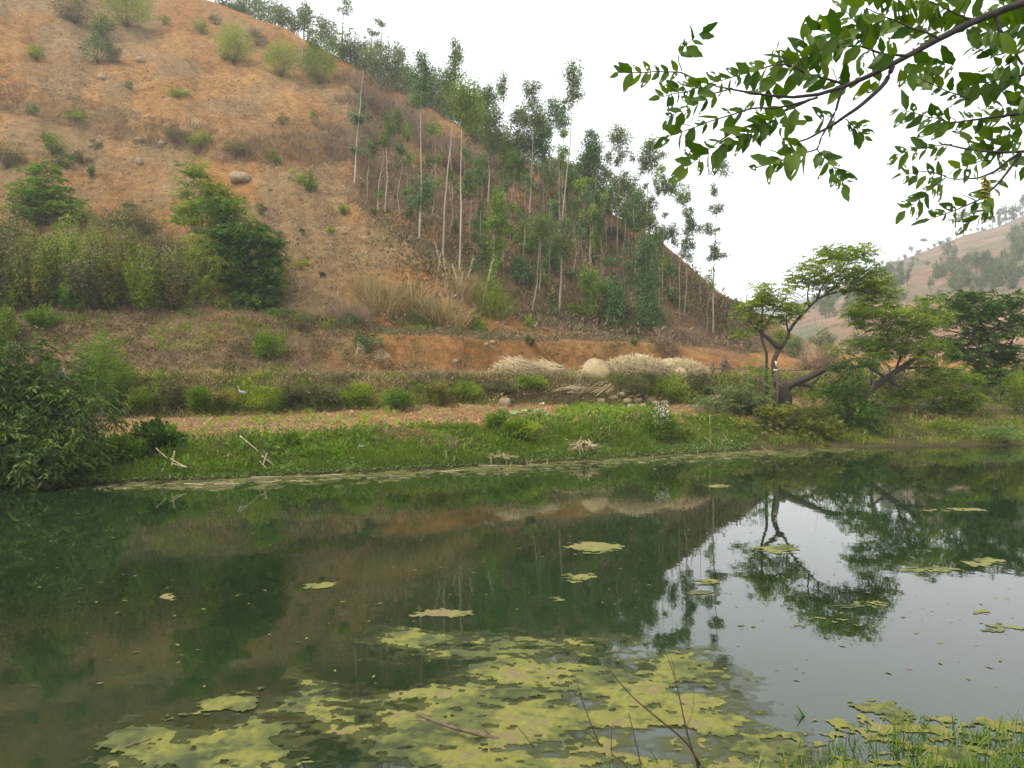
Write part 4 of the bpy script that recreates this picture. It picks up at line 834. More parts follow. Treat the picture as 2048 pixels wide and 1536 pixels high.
weed_clumps('grove_weeds', 'dull green weeds under the grove', 'olive', 2600, 760, 1480, 7.02, 7.9, .55, 16, 511, .45, .15)
weed_clumps('grove_brown_weeds', 'brown bushes and bracken under the grove', 'brush', 2600, 740, 1500, 7.0, 7.95, .6, 16, 512, .42, .15, .3)
weed_clumps('right_bank_weeds', 'brown and green weeds on the right bank', 'drygrass', 700, 1560, 2150, 1.6, 5.0, .3, 20, 513, .46, wl=.25)
# broken maize stalks littering the slope
P_, fx_, fy_, fs_ = scatter(5200, 0, 900, 7.0, 7.5, rc)
k = (fbm(fx_ / 60, fy_ / 40, 21, 3) > .47) & ~((fx_ > 740) & (fy_ < 470)); P_ = P_[k]; n = len(P_)
a = rc.uniform(0, 2 * np.pi, n); L = rc.uniform(.15, .55, n); E = P_ + np.stack([np.cos(a) * L, np.sin(a) * L, 0 * a], 1); E[:, 2] = ground(E[:, 0], E[:, 1]) + rc.uniform(.02, .16, n)
mb = MB(); P_[:, 2] += .03; sticks(mb, P_, E, .012, rc.uniform(.2, 1, n)); tag(mb.build('stalk_litter', M['straw']), 'pale broken maize stalks littering the bare slope', 'stalks', kind='stuff')
# litter of clods and pebbles
def clods(name, label, P_, s, mat):
    n = len(P_); r = np.random.default_rng(n); mb = MB()
    base = np.array([(1, 0, 0), (-1, 0, 0), (0, 1, 0), (0, -1, 0), (0, 0, .8), (0, 0, -.6)], float)
    f = np.array([(0, 2, 4), (2, 1, 4), (1, 3, 4), (3, 0, 4), (2, 0, 5), (1, 2, 5), (3, 1, 5), (0, 3, 5)])
    V = base[None] * (s * r.uniform(.4, 1.5, (n, 1, 1)) ** 1.5) * r.uniform(.6, 1.4, (n, 6, 3)) + P_[:, None]
    mb.add(V.reshape(-1, 3), [(np.arange(n)[:, None, None] * 6 + f[None]).reshape(-1, 3)], np.repeat(r.uniform(0, 1, n), 6))
    tag(mb.build(name, mat), label, 'clods', kind='stuff')
P_, fx_, fy_, fs_ = scatter(5000, -50, 1500, 7.0, 7.97, rc)
M['clod'] = leaf_mat('soil_clod', [(0.0, (0.13, 0.07, 0.035)), (0.5, (0.25, 0.135, 0.06)), (1.0, (0.38, 0.26, 0.15))], 0, 0.95, .1)
clods('slope_clods', 'earth clods and small stones on the slope', P_, .09, M['clod'])
P_, fx_, fy_, fs_ = scatter(6000, 150, 1700, 2.0, 3.0, rc)
clods('field_clods', 'earth clods on the tilled strip', P_, .045, M['clod'])
# ------------------------------------------------------------------ trees on the right bank
def px_path(pts, d): return [P3(x, y, d + (q[0] if q else 0)) for x, y, *q in pts]
def px_tube(mb, pts, d, r0, r1, seg=7, n=16, wob=.012, r=rng):
    pth = smooth_path(px_path(pts, d), n, wob, r); tube(mb, pth, np.linspace(r0, r1, n), seg); return pth
def crown(cb, sb, blobs, d, r, lL, lW, m, Ln, drp=.15, up=.1, twigs=True):
    for cx, cy, rx, ry, n, *q in blobs:
        n = int(n * (1.35 if twigs else 1.3)); dd = d + (q[0] if q else 0); c = P3(cx, cy, dd); a = rx * dd / F; b = ry * dd / F
        ncl = max(4, int(n / 9)); u = rdir(r, ncl) * r.uniform(.2, 1, (ncl, 1)) ** .5
        cc = c + u * np.array([a, min(a, 1.6), b]) * .9
        ki = r.integers(0, ncl, n); S = cc[ki] + r.normal(0, 1, (n, 3)) * np.array([.22, .22, .09])
        an = r.uniform(0, 2 * np.pi, n); D = np.stack([np.cos(an), np.sin(an), r.normal(up, .25, n)], 1)
        tv = np.clip(r.uniform(.1, .9, ncl)[ki] + r.normal(0, .12, n), 0, 1)
        sprays(cb, S, D, Ln * r.uniform(.6, 1.3, n), m, lL, lW, drp, r, tv)
        if twigs: sticks(sb, c + (cc - c) * .15 + np.array([0, 0, -.25 * b]), cc, .012)
def old_tree():
    r = np.random.default_rng(61); d = 37.0
    B = np.array([(1566 - CX) / F * d, d, 0.]); B[2] = float(ground(B[0], d)) - .2
    o = thing('old_pollarded_tree', 'gnarled old tree with forked stems and a stump-like trunk on the bank', 'tree', B)
    tb, sb, cb = MB(), MB(), MB()
    pth = smooth_path([B, P3(1570, 810, d), P3(1567, 785, d), P3(1563, 762, d)], 12, .03, r); tube(tb, pth, np.array([.46, .40, .36, .34, .37, .35, .38, .36, .35, .31, .28, .2]), 9)
    px_tube(tb, [(1565, 790), (1552, 765), (1549, 740), (1547, 722), (1557, 700), (1560, 690)], d, .21, .10, 8)
    px_tube(tb, [(1560, 698), (1574, 684), (1577, 664), (1588, 646), (1608, 626), (1636, 597), (1654, 588), (1700, 580), (1735, 584)], d, .10, .02, 7, 26)
    px_tube(tb, [(1558, 696), (1545, 684), (1532, 674), (1521, 664), (1510, 656), (1497, 640)], d, .14, .04, 7)
    px_tube(tb, [(1524, 668), (1523, 640), (1526, 615), (1522, 590)], d, .08, .02, 6); px_tube(tb, [(1527, 660), (1540, 636), (1556, 612)], d, .06, .02, 6)
    px_tube(tb, [(1534, 790), (1532, 740), (1534, 705), (1526, 690), (1522, 664)], d, .09, .06, 6)
    px_tube(tb, [(1577, 664), (1572, 640), (1575, 618)], d, .05, .015, 5); px_tube(tb, [(1634, 598), (1642, 576), (1660, 552), (1690, 530)], d, .06, .015, 6)
    px_tube(tb, [(1618, 616), (1614, 590), (1622, 560), (1640, 530)], d, .05, .012, 6); px_tube(tb, [(1650, 590), (1686, 558), (1715, 540)], d, .05, .012, 6)
    px_tube(tb, [(1570, 775), (1590, 762), (1618, 755), (1636, 742), (1660, 735, .3), (1701, 733, .5), (1740, 733, .8)], d, .22, .06, 9, 24, .05)     # fallen limb
    px_tube(tb, [(1575, 770), (1600, 768), (1622, 772), (1640, 790)], d, .16, .04, 6); px_tube(tb, [(1622, 772), (1634, 760), (1644, 748)], d, .06, .02, 5)
    attach(tb, 'trunk', M['bark'], o, True)
    st = MB(); px_tube(st, [(1552, 740, -.6), (1556, 765, -.6), (1553, 800, -.6), (1548, 850, -.6), (1545, 880, -.6)], d, .10, .05, 7)
    attach(st, 'cut_branch', M['twig'], o, True)
    ct = MB(); px_tube(ct, [(1551, 741, -.6), (1551, 738.5, -.6)], d, .115, .10, 8, 3, 0); px_tube(ct, [(1551, 722, -.35), (1553, 734, -.35)], d, .05, .04, 5, 3, 0); attach(ct, 'cut_face', M['cutwood'], o)
    crown(cb, sb, [(1690, 515, 70, 28, 190), (1640, 540, 55, 26, 120), (1600, 562, 36, 16, 45), (1725, 560, 48, 34, 150), (1748, 590, 36, 34, 130), (1700, 560, 60, 26, 120), (1655, 570, 50, 16, 60), (1715, 500, 40, 14, 45),
                   (1545, 590, 40, 26, 110), (1510, 612, 34, 26, 90), (1575, 618, 40, 18, 80), (1505, 645, 28, 20, 55), (1530, 575, 30, 12, 30), (1480, 672, 22, 14, 22), (1590, 585, 28, 10, 20), (1665, 492, 24, 10, 24), (1560, 640, 26, 12, 26)], d, r, .17, .062, 9, .55)
    attach(sb, 'twig', M['twig'], o)['kind'] = 'stuff'; attach(cb, 'crown', M['tree'], o)
old_tree()
def leaning_tree():
    r = np.random.default_rng(62); d = 39.5
    B = np.array([(1725 - CX) / F * d, d, 0.]); B[2] = float(ground(B[0], d)) - .2
    o = thing('leaning_tree', 'tree leaning low to one side with broad yellow-green crown', 'tree', B)
    tb, sb, cb = MB(), MB(), MB()
    px_tube(tb, [(1725, 800), (1745, 775), (1772, 757), (1803, 736), (1840, 710), (1870, 680)], d, .22, .07, 8, 20)
    px_tube(tb, [(1737, 733), (1772, 757), (1800, 775), (1850, 792)], d, .09, .04, 6); px_tube(tb, [(1803, 736), (1860, 735), (1905, 745)], d, .07, .02, 6)
    px_tube(tb, [(1742, 778), (1745, 720), (1765, 680), (1790, 640)], d, .08, .02, 6); px_tube(tb, [(1790, 745), (1810, 690), (1830, 640)], d, .07, .02, 6)
    attach(tb, 'trunk', M['bark'], o, True)
    crown(cb, sb, [(1725, 620, 36, 36, 100), (1760, 640, 60, 36, 170), (1810, 640, 70, 32, 190), (1850, 650, 50, 40, 170), (1735, 690, 60, 34, 130), (1790, 695, 70, 40, 180), (1850, 705, 60, 40, 190), (1885, 755, 60, 34, 190), (1905, 800, 50, 34, 160), (1930, 800, 40, 26, 90), (1850, 790, 70, 24, 110), (1800, 800, 50, 24, 70), (1880, 840, 40, 24, 60), (1945, 770, 26, 26, 50), (1835, 610, 40, 14, 50)], d, r, .17, .065, 9, .55, .25)
    attach(sb, 'twig', M['twig'], o)['kind'] = 'stuff'; attach(cb, 'crown', M['tree'], o)
leaning_tree()
def dark_tree():
    r = np.random.default_rng(63); d = 43.0
    B = np.array([(2010 - CX) / F * d, d, 0.]); B[2] = float(ground(B[0], d)) - .2
    o = thing('dark_tree', 'dark dense tree with hanging boughs at the right end of the bank', 'tree', B)
    tb, sb, cb = MB(), MB(), MB()
    px_tube(tb, [(2010, 800), (2004, 760), (1990, 720), (1975, 680), (1960, 640)], d, .24, .08, 8, 18); px_tube(tb, [(1996, 730), (2020, 690), (2040, 650)], d, .12, .04, 7); px_tube(tb, [(1975, 680), (1930, 670), (1895, 660)], d, .09, .03, 6)
    attach(tb, 'trunk', M['bark'], o, True)
    crown(cb, sb, [(1915, 600, 38, 22, 90), (1960, 605, 60, 26, 190), (2010, 605, 46, 24, 130), (1935, 640, 60, 34, 220), (1990, 650, 60, 36, 240), (1930, 690, 50, 34, 190), (1975, 710, 60, 30, 200), (2010, 700, 34, 30, 90), (1985, 750, 50, 26, 130), (2030, 735, 26, 22, 40), (2045, 640, 34, 18, 50), (2100, 640, 60, 50, 200), (2090, 690, 50, 40, 140)], d, r, .19, .075, 9, .5, .25)
    attach(sb, 'twig', M['twig'], o)['kind'] = 'stuff'; attach(cb, 'crown', M['dark'], o)
dark_tree()
# bushes below the trees, and the big bushes of the bench
def mass(name, label, blobs, d, leaf, lL=.15, lW=.055, m=9, Ln=.4, drp=.35, seed=3, zmin=.05):
    r = np.random.default_rng(seed); x0 = np.mean([b[0] for b in blobs]); B = np.array([(x0 - CX) / F * d, d, 0.]); B[2] = max(float(ground(B[0], d)), 0)
    o = thing(name, label, 'bush', B); sb, cb = MB(), MB()
    crown(cb, sb, blobs, d, r, lL, lW, m, Ln, drp, .1, False)
    for v in cb.V: v[:, 2] = np.maximum(v[:, 2], zmin)
    for cx, cy, rx, ry, n, *q in blobs:
        for _ in range(4):
            e_ = P3(cx + r.uniform(-.6, .6) * rx, cy + r.uniform(-.6, .4) * ry, d + (q[0] if q else 0)); tube(sb, smooth_path([B, (B + e_) / 2 + r.normal(0, .2, 3) + [0, 0, .2], e_], 8), np.linspace(.03, .008, 8), 4)
    attach(sb, 'stem', M['twig'], o, True); attach(cb, 'foliage', M[leaf], o)
dB = float(hit(480, 622)[1]) - .3
mass('large_bush', 'large dark green bush at the end of the bench', [(470, 465, 56, 44, 300), (510, 490, 46, 54, 360), (535, 545, 32, 60, 320), (480, 545, 64, 56, 480), (500, 595, 54, 30, 300), (445, 425, 46, 34, 150), (545, 500, 18, 40, 90), (525, 605, 30, 20, 110), (440, 490, 40, 40, 160)], dB, 'dark', .24, .07, 9, .6, .45, 21, 5)
mass('upright_bush', 'tall feathery shoots rising behind the large dark bush', [(376, 365, 14, 50, 90), (402, 355, 14, 46, 90), (428, 378, 18, 42, 110), (400, 425, 56, 34, 240), (455, 395, 26, 28, 80), (358, 430, 30, 24, 70), (480, 420, 26, 20, 50)], dB + 1.5, 'tree', .22, .05, 9, .5, .1, 22, 5)
mass('drooping_shrub', 'yellow-green drooping bush in front of the large dark bush', [(395, 495, 44, 34, 210), (415, 545, 48, 46, 340), (390, 585, 40, 34, 220), (355, 540, 34, 44, 170), (430, 600, 34, 20, 110)], dB - .8, 'light', .2, .045, 9, .55, .6, 23, 5)
mass('green_shrub', 'spreading bright shrub with layered boughs above the thicket', [(90, 342, 36, 22, 110), (70, 380, 44, 32, 220), (115, 400, 50, 28, 220), (60, 425, 48, 26, 180), (140, 425, 34, 20, 90), (45, 395, 30, 26, 80)], float(hit(92, 452)[1]), 'bright', .22, .075, 9, .55, .2, 24, 5)
mass('drooping_bush', 'dark green drooping bush hanging over the water beside the old tree', [(1690, 770, 60, 40, 160), (1700, 820, 60, 40, 190), (1710, 860, 56, 28, 150), (1650, 800, 40, 50, 110), (1690, 735, 40, 22, 70), (1735, 830, 30, 40, 80), (1745, 720, 30, 26, 60, 1)], 36.0, 'dark', .17, .05, 10, .5, .6, 11)
mass('yellowing_bush', 'yellowing bush at the foot of the old tree', [(1500, 862, 50, 30, 150), (1560, 868, 60, 26, 190), (1620, 865, 46, 28, 150), (1560, 830, 50, 30, 130), (1610, 820, 40, 40, 120), (1480, 840, 40, 26, 90), (1520, 885, 60, 10, 60), (1600, 885, 50, 10, 60), (1650, 855, 36, 30, 90)], 34.4, 'yellow', .15, .06, 9, .4, .3, 12)
mass('cut_branch_heap', 'grey-green heap of cut leafy branches below the stalk bundle', [(1450, 785, 46, 22, 130), (1500, 790, 44, 26, 150), (1470, 815, 50, 20, 130), (1530, 815, 30, 22, 70), (1420, 805, 26, 16, 50), (1520, 765, 26, 16, 40)], 36.5, 'euc', .16, .04, 9, .45, .2, 13)
mass('leafy_shoots', 'fresh green shoots beside the forked trunk', [(1520, 735, 14, 24, 36), (1512, 750, 16, 16, 26)], 36.4, 'bright', .12, .04, 8, .3, .1, 14)
shrub(1790, 800, 60, 60, 'olive', 'dry shadowed bush under the leaning tree', 'round', .13, 1500)
shrub(1560, 700, 60, 40, 'tree', 'bush behind the forked stems', 'round', .16, 900); shrub(1590, 715, 40, 40, 'euc_blue', 'blue-green bush behind the old trunk', 'round', .15, 800)
shrub(1640, 740, 80, 80, 'brush', 'tall reddish dry shrub behind the fallen limb', 'brush', .012, 500, 'dry_shrub'); shrub(1655, 725, 40, 40, 'tree', 'green bush in front of the dry shrub', 'round', .14, 700)
shrub(1380, 690, 60, 30, 'brush', 'dry brown shrub at the foot of the ridge', 'brush', .014, 400, 'dry_shrub'); shrub(1330, 690, 70, 36, 'brush', 'wide dry shrub right of the leaf-clad eucalyptus', 'brush', .014, 450, 'dry_shrub'); shrub(1480, 690, 50, 34, 'brush', 'dry shrub at the end of the ridge slope', 'brush', .014, 350, 'dry_shrub')
shrub(2035, 830, 70, 80, 'tree', 'round green bush at the right end of the grassy bank', 'round', .12, 1600); shrub(1995, 880, 130, 26, 'creeper', 'low blue-green plants at the right waterline', 'round', .09, 1500)
shrub(1955, 770, 60, 30, 'olive', 'low olive weeds under the dark tree', 'round', .12, 700); shrub(1900, 865, 90, 26, 'tree', 'low green patch on the right grass slope', 'round', .09, 900)

# ------------------------------------------------------------------ straw, stalks, fence, stones on the terrace
def straw_heap(name, label, x, y, w_, h_, n, length, thick, flat=.4, dome=True, cat='straw', ang=None, seed=1, dep=None):
    r = np.random.default_rng(seed); B = hit(x, y) if dep is None else np.array([(x - CX) / F * dep, dep, float(ground((x - CX) / F * dep, dep))]); mp = B[1] / F; W = w_ * mp; H = h_ * mp
    o = thing(name, label, cat, B)
    if dome:
        mb = MB(); nu, nv = 40, 14; u = np.linspace(0, 2 * np.pi, nu, endpoint=False); v = np.linspace(0, 1, nv)
        U, Vv = np.meshgrid(u, v, indexing='ij'); lump = 1 + (.6 if w_ > 100 else .2) * (fbm(np.cos(U) * 2 + 9, np.sin(U) * 2 + Vv * 3, seed, 4) - .5)
        X = np.cos(U) * np.cos(Vv * np.pi / 2) * W * .5 * lump; Y = np.sin(U) * np.cos(Vv * np.pi / 2) * min(W * .4, 1.6) * lump; Z = np.sin(Vv * np.pi / 2) ** .9 * (H * .92 + .5) * lump - .5
        i = np.arange(nu)[:, None] * nv; i2 = ((np.arange(nu) + 1) % nu)[:, None] * nv; j = np.arange(nv - 1)[None]
        mb.add(np.stack([X, Y, Z], -1).reshape(-1, 3) + B, [np.stack([i + j, i2 + j, i2 + j + 1, i + j + 1], -1).reshape(-1, 4)], .5)
        attach(mb, 'mound', M['strawmound'], o, True)
    sb = MB(); a = r.uniform(0, 2 * np.pi, n); e_ = np.arcsin(r.uniform(.02, 1, n))
    Pm = np.stack([np.cos(a) * np.cos(e_) * W * .5, np.sin(a) * np.cos(e_) * min(W * .4, 1.6), np.sin(e_) * H * .95], 1)
    if ang is None: D = rdir(r, n) * [1, 1, flat]
    else: D = np.stack([np.cos(ang) + r.normal(0, .25, n), r.normal(0, .3, n), math.sin(ang) + r.normal(0, .22, n)], 1)
    D = unit(D) * (length * r.uniform(.4, 1.1, n))[:, None]
    sticks(sb, B + Pm - D / 2, B + Pm + D / 2, thick * r.uniform(.6, 1.2, n), r.uniform(.1, 1, n))
    for v in sb.V: v[:, 2] = np.maximum(v[:, 2], ground(v[:, 0], v[:, 1]) + .01)
    s = attach(sb, 'loose_straw' if cat == 'straw' else 'stalk', M['straw'], o); s['kind'] = 'stuff'
    return o
M['strawmound'] = rough_mat('packed_straw', [(0.3, (0.27, 0.20, 0.105)), (0.7, (0.46, 0.37, 0.22))], 9, .6, stretch=(1, 1, 2.5), dist=.05)
straw_heap('straw_heap', 'smooth rounded mound of pale chaff', 1192, 752, 70, 36, 900, .22, .005, seed=2)
straw_heap('straw_heap', 'large tangled heap of pale straw', 1270, 752, 130, 38, 4200, .75, .011, .7, seed=3)
straw_heap('straw_heap', 'low continuation of the tangled straw heap towards the fence', 1350, 752, 124, 30, 3600, .75, .011, .7, seed=4)
straw_heap('stalk_pile', 'sheaf of pale maize stalks fanned out on the terrace lip', 1035, 752, 80, 34, 480, 1.1, .014, .5, True, 'stalks', math.radians(160), 5)
straw_heap('stalk_pile', 'second sheaf of pale stalks tapering to the steps', 1092, 752, 84, 28, 480, 1.1, .014, .5, True, 'stalks', math.radians(158), 6)
straw_heap('stalk_pile', 'bundle of cut yellowish stalks stacked beside the old tree', 1470, 772, 110, 34, 260, 1.5, .022, .3, False, 'stalks', math.radians(27), 7, 37.8)
straw_heap('stalk_pile', 'loose stalks sliding down from the stalk bundle', 1425, 775, 60, 20, 70, 1.1, .018, .3, False, 'stalks', math.radians(32), 8, 37.4)
straw_heap('stalk_pile', 'scattered broken stalks below the chaff mound', 1140, 785, 60, 14, 60, .9, .016, .25, False, 'stalks', math.radians(8), 9)
straw_heap('stalk_pile', 'thick split stalks lying on the wall lip', 1190, 782, 60, 12, 26, .9, .025, .25, False, 'stalks', math.radians(24), 10)
straw_heap('straw_heap', 'small wisp of straw on the red cut bank', 765, 722, 34, 12, 140, .5, .01, .5, False, seed=11)
straw_heap('stalk_pile', 'white stalk litter washed up on the grassy bank', 1160, 897, 60, 14, 90, .6, .014, .6, False, 'stalks', None, 12)
straw_heap('stalk_pile', 'flattened pale stalks at the waterline weeds', 995, 915, 60, 6, 60, .6, .012, .2, False, 'stalks', None, 13)
straw_heap('straw_heap', 'upright pale grass wisp on the brown bank', 720, 718, 20, 30, 60, .5, .012, 1.5, False, seed=14)
# pole fence behind the stalk bundle
o = thing('pole_fence', 'rough pole fence with dark posts behind the stalk bundle', 'fence', hit(1450, 748)); dF = o.location[1]
for x, y0, y1, rd in [(1425, 756, 724, .10), (1447, 756, 716, .20), (1456, 756, 722, .12), (1400, 756, 738, .05)]:
    mb = MB(); px_tube(mb, [(x, y0), (x + 1, (y0 + y1) / 2), (x, y1)], dF, rd, rd * .8, 7, 6); attach(mb, 'post', M['oldpost'], o, True)
for x0, y0, x1, y1 in [(1385, 735, 1540, 738), (1440, 727, 1475, 738), (1500, 739, 1610, 741)]:
    mb = MB(); px_tube(mb, [(x0, y0, -.2), ((x0 + x1) / 2, (y0 + y1) / 2 + 1, -.2), (x1, y1, -.2)], dF, .045, .035, 6, 8); attach(mb, 'rail', M['oldpost'], o, True)
def rock(x, y, w_, h_, label, group=None, name='rock', mat='rock', off=0, parent=None):
    r = np.random.default_rng(seed_of(x, y, w_)); B = hit(x, y); mp = B[1] / F; W = w_ * mp / 2; H = h_ * mp
    mb = MB(); nu, nv = 10, 6; u = np.linspace(0, 2 * np.pi, nu, endpoint=False); v = np.linspace(-.5, .5, nv) * np.pi
    U, Vv = np.meshgrid(u, v, indexing='ij'); k = r.uniform(.75, 1.2, (nu, nv)); k[:, 0] = k[0, 0]; k[:, -1] = k[0, -1]
    X = np.sign(np.cos(U)) * np.abs(np.cos(U)) ** .7 * np.cos(Vv) ** .7 * W * k; Y = np.sin(U) * np.cos(Vv) ** .7 * W * .8 * k; Z = np.sin(Vv) * H * .6 * k + H * .25
    i = np.arange(nu)[:, None] * nv; i2 = ((np.arange(nu) + 1) % nu)[:, None] * nv; j = np.arange(nv - 1)[None]
    V = np.stack([X, Y, Z], -1).reshape(-1, 3) + B
    mb.add(V, [np.stack([i + j, i2 + j, i2 + j + 1, i + j + 1], -1).reshape(-1, 4)])
    if parent is not None: return attach(mb, name, M[mat], parent)
    ob = mb.build(name, M[mat], origin=B); tag(ob, label, 'rock', group); return ob
rock(480, 362, 42, 20, 'large pale boulder half sunk in the slope above the dark bush'); rock(205, 160, 22, 12, 'flat grey stone below the dark blue-green bush'); rock(279, 328, 14, 16, 'upright pale stone on the bare slope')
rock(372, 188, 14, 12, 'dark stone beside the low green tuft'); rock(280, 124, 18, 12, 'dark stone above the flat grey one'); rock(278, 284, 20, 10, 'flat stone under the brush strip'); rock(325, 290, 16, 9, 'small ledge stone in the brush strip bank')
rock(910, 725, 14, 8, 'pale stone beside the straw steps'); rock(985, 686, 12, 7, 'small pale stone on the cut bank'); rock(972, 688, 10, 6, 'smaller stone touching the pale one on the cut bank'); rock(1080, 646, 12, 10, 'white stone at the grove foot')
rock(1010, 812, 26, 22, 'round brown boulder at the wall foot above the squash leaves'); rock(130, 752, 26, 18, 'grey block seen through the willow top')
wl_ = thing('tumbled_stone_wall', 'tumbled dry stone wall section at the field end', 'wall', hit(1275, 815))
for x, y, w_, h_ in [(1202, 806, 20, 12), (1228, 800, 16, 10), (1245, 792, 18, 9), (1262, 796, 16, 9), (1255, 806, 20, 11), (1276, 805, 22, 12), (1298, 806, 20, 12), (1290, 796, 16, 9), (1270, 786, 16, 8), (1250, 783, 14, 7), (1312, 812, 20, 12), (1330, 810, 18, 11), (1285, 816, 18, 10), (1262, 816, 18, 10), (1305, 800, 16, 9)]:
    rock(x, y, w_, h_, None, None, 'stone', 'rock', 0, wl_)

# ------------------------------------------------------------------ crops on the tilled strip
rv = np.random.default_rng(88)
for k_, (x, y) in enumerate([(1060, 836), (1080, 834), (1100, 836), (1025, 832), (1045, 828), (1075, 828), (1010, 836)]):
    B = hit(x, y); o = thing('squash_plant', 'squash plant with broad blue-green leaves lying on the tilled soil', 'squash plant', B, 'squash plants on the tilled strip')
    for j in range(7):
        c = B + np.array([rv.uniform(-.38, .38), rv.uniform(-.3, .3), 0]); c[2] = float(ground(c[0], c[1])) + rv.uniform(.08, .22)
        mb = MB(); a = np.linspace(0, 2 * np.pi, 10, endpoint=False); rad = rv.uniform(.10, .17) * (1 + .12 * np.cos(5 * a)); tl = rv.uniform(-.35, .35, 2)
        ring = np.stack([np.cos(a) * rad, np.sin(a) * rad, np.cos(a) * rad * tl[0] + np.sin(a) * rad * tl[1] - .03], 1)
        mb.add(np.concatenate([[[0, 0, 0]], ring]) + c, [np.array([[0, 1 + q, 1 + (q + 1) % 10] for q in range(10)])], rv.uniform(0, 1)); attach(mb, 'leaf', M['cabbage'], o)
        mb = MB(); tube(mb, [B, (B + c) / 2 + [0, 0, .03], c], .006, 4); attach(mb, 'stalk', M['veg'], o)
n = 2600; px_, py_ = rv.uniform(1120, 1300, n), rv.normal(0, 1, n)
bx = np.array([hit(x, 826 + 4 * y - 5 * (x - 1120) / 180) for x, y in zip(px_[:200], py_[:200] * 1.6)]); bx = np.repeat(bx, 16, 0); n = len(bx); bx = bx + rv.normal(0, 1, (n, 3)) * [.16, .14, 0]; bx[:, 2] = ground(bx[:, 0], bx[:, 1]) + rv.uniform(.02, .2, n) * rv.uniform(.3, 1.3, n)
mb = MB(); leaves(mb, bx, rdir(rv, n) + [0, 0, .5], .11, .055, rv, rv.uniform(0, 1, n)); tag(mb.build('vegetable_bed', M['veg']), 'bright green leafy vegetables along the field end', 'vegetables', kind='stuff')
pc = MB(); k = 9
for j in range(k):
    a = j * 2.4; L_ = .26 - .015 * j
    blades(pc, np.array([[0, 0, .02 * j]]), L_, .035, rv, np.array([rv.uniform()]), .1, np.array([[math.cos(a) * .8, math.sin(a) * .8, 0]]))
proto = pc.build('corn_seedling', M['corn']); tag(proto, 'small maize seedling on the red tilled strip', 'seedling', 'maize seedlings on the tilled strip')
spots = [(rv.uniform(420, 900), rv.uniform(828, 868)) for _ in range(70)]
for q, (x, y) in enumerate(spots):
    y = y - (x - 420) * .028
    c = proto if q == 0 else proto.copy()
    if q: col.objects.link(c)
    c.location = hit(x, y); c.rotation_euler = (0, 0, rv.uniform(0, 6)); s = rv.uniform(.7, 1.35); c.scale = (s, s, s)

# ------------------------------------------------------------------ sticks, reed stubs and scraps along the waterline
def stick(name, label, pts, d, r0, r1, mat='wood', cat='stick', group=None):
    c = np.mean([p_[:2] for p_ in pts], 0); B = P3(c[0], c[1], d); mb = MB(); px_tube(mb, pts, d, r0 * .62, r1 * .62, 6, 8, .008); mb.V = [v - B for v in mb.V]
    o = mb.build(name, M[mat], smooth=True); o.location = B; tag(o, label, cat, group); return o
stick('driftwood_stick', 'upright bleached stick of the crossed pair near the willow', [(349, 902), (346, 918), (343, 935)], 22.6, .035, .03)
stick('driftwood_stick', 'bleached stick lying from the crossed pair towards the water', [(341, 917), (358, 928), (375, 935)], 22.5, .03, .035)
stick('driftwood_stick', 'thin stick lying under the crossed pair', [(342, 926), (360, 932), (374, 934)], 22.45, .025, .025)
stick('driftwood_stick', 'long brown stick leaning up the bank behind the crossed pair', [(312, 896), (325, 908), (336, 918)], 23.0, .03, .03)
stick('driftwood_stick', 'short slanting stick below the crossed pair', [(332, 925), (327, 936), (322, 944)], 22.3, .02, .02)
stick('driftwood_stick', 'long pale pole leaning down the grassy bank', [(480, 872), (500, 888), (523, 908)], 24.0, .035, .03)
stick('driftwood_stick', 'lower half of the long leaning pole', [(523, 911), (536, 921), (549, 931)], 23.6, .03, .025)
stick('driftwood_stick', 'white upright stick crossing the long leaning pole', [(534, 906), (530, 920), (526, 933)], 23.5, .045, .03)
stick('driftwood_stick', 'short pale stick at the foot of the white upright one', [(519, 922), (526, 930), (533, 935)], 23.4, .025, .02)
stick('driftwood_stick', 'brown pole lying on the field edge', [(524, 871), (545, 868), (566, 863)], 27.2, .03, .025, 'cutwood')
stick('driftwood_stick', 'dark bark lump at the crossing of the pole and white stick', [(528, 903), (532, 914), (534, 926)], 23.8, .09, .05, 'twig')
for x0, y0, x1, y1 in [(355, 959, 400, 957), (368, 968, 410, 969), (502, 955, 562, 953), (523, 967, 562, 961), (571, 948, 602, 949), (430, 968, 480, 968), (880, 944, 930, 940), (950, 931, 1010, 931), (1090, 903, 1128, 902), (640, 951, 690, 949)]:
    d = 3 * F / ((y0 + y1) / 2 + 1.5 - HY)
    stick('floating_stick', 'pale stick floating flat in the scum at the far waterline', [(x0, y0), ((x0 + x1) / 2, (y0 + y1) / 2), (x1, y1)], d, .03, .022, 'wood', 'stick', 'pale sticks floating at the far waterline')
for x, y0, y1 in [(893, 916, 902), (908, 920, 912), (982, 935, 905), (1012, 930, 920), (1021, 934, 922), (1054, 932, 918), (1061, 930, 917), (1094, 928, 915), (1218, 880, 852), (1305, 917, 908), (1420, 895, 830), (1395, 908, 892), (1450, 905, 895), (465, 970, 964), (468, 971, 965), (340, 955, 948)]:
    dd = 3 * F / (max(y0, float(ip(x, [(-620, 995), (0, 972), (250, 965), (450, 958), (600, 950), (900, 936), (1200, 919), (1400, 907), (1600, 897)]))) - HY) if y0 > 890 else hit(x, y0)[1]
    stick('reed_stub', 'pale broken reed stub standing at the far waterline', [(x, y0 + 2), (x + .5, (y0 + y1) / 2), (x + rv.uniform(-3, 3), y1)], dd, .02, .016, 'straw' if False else 'wood', 'reed', 'broken reed stubs at the far waterline')
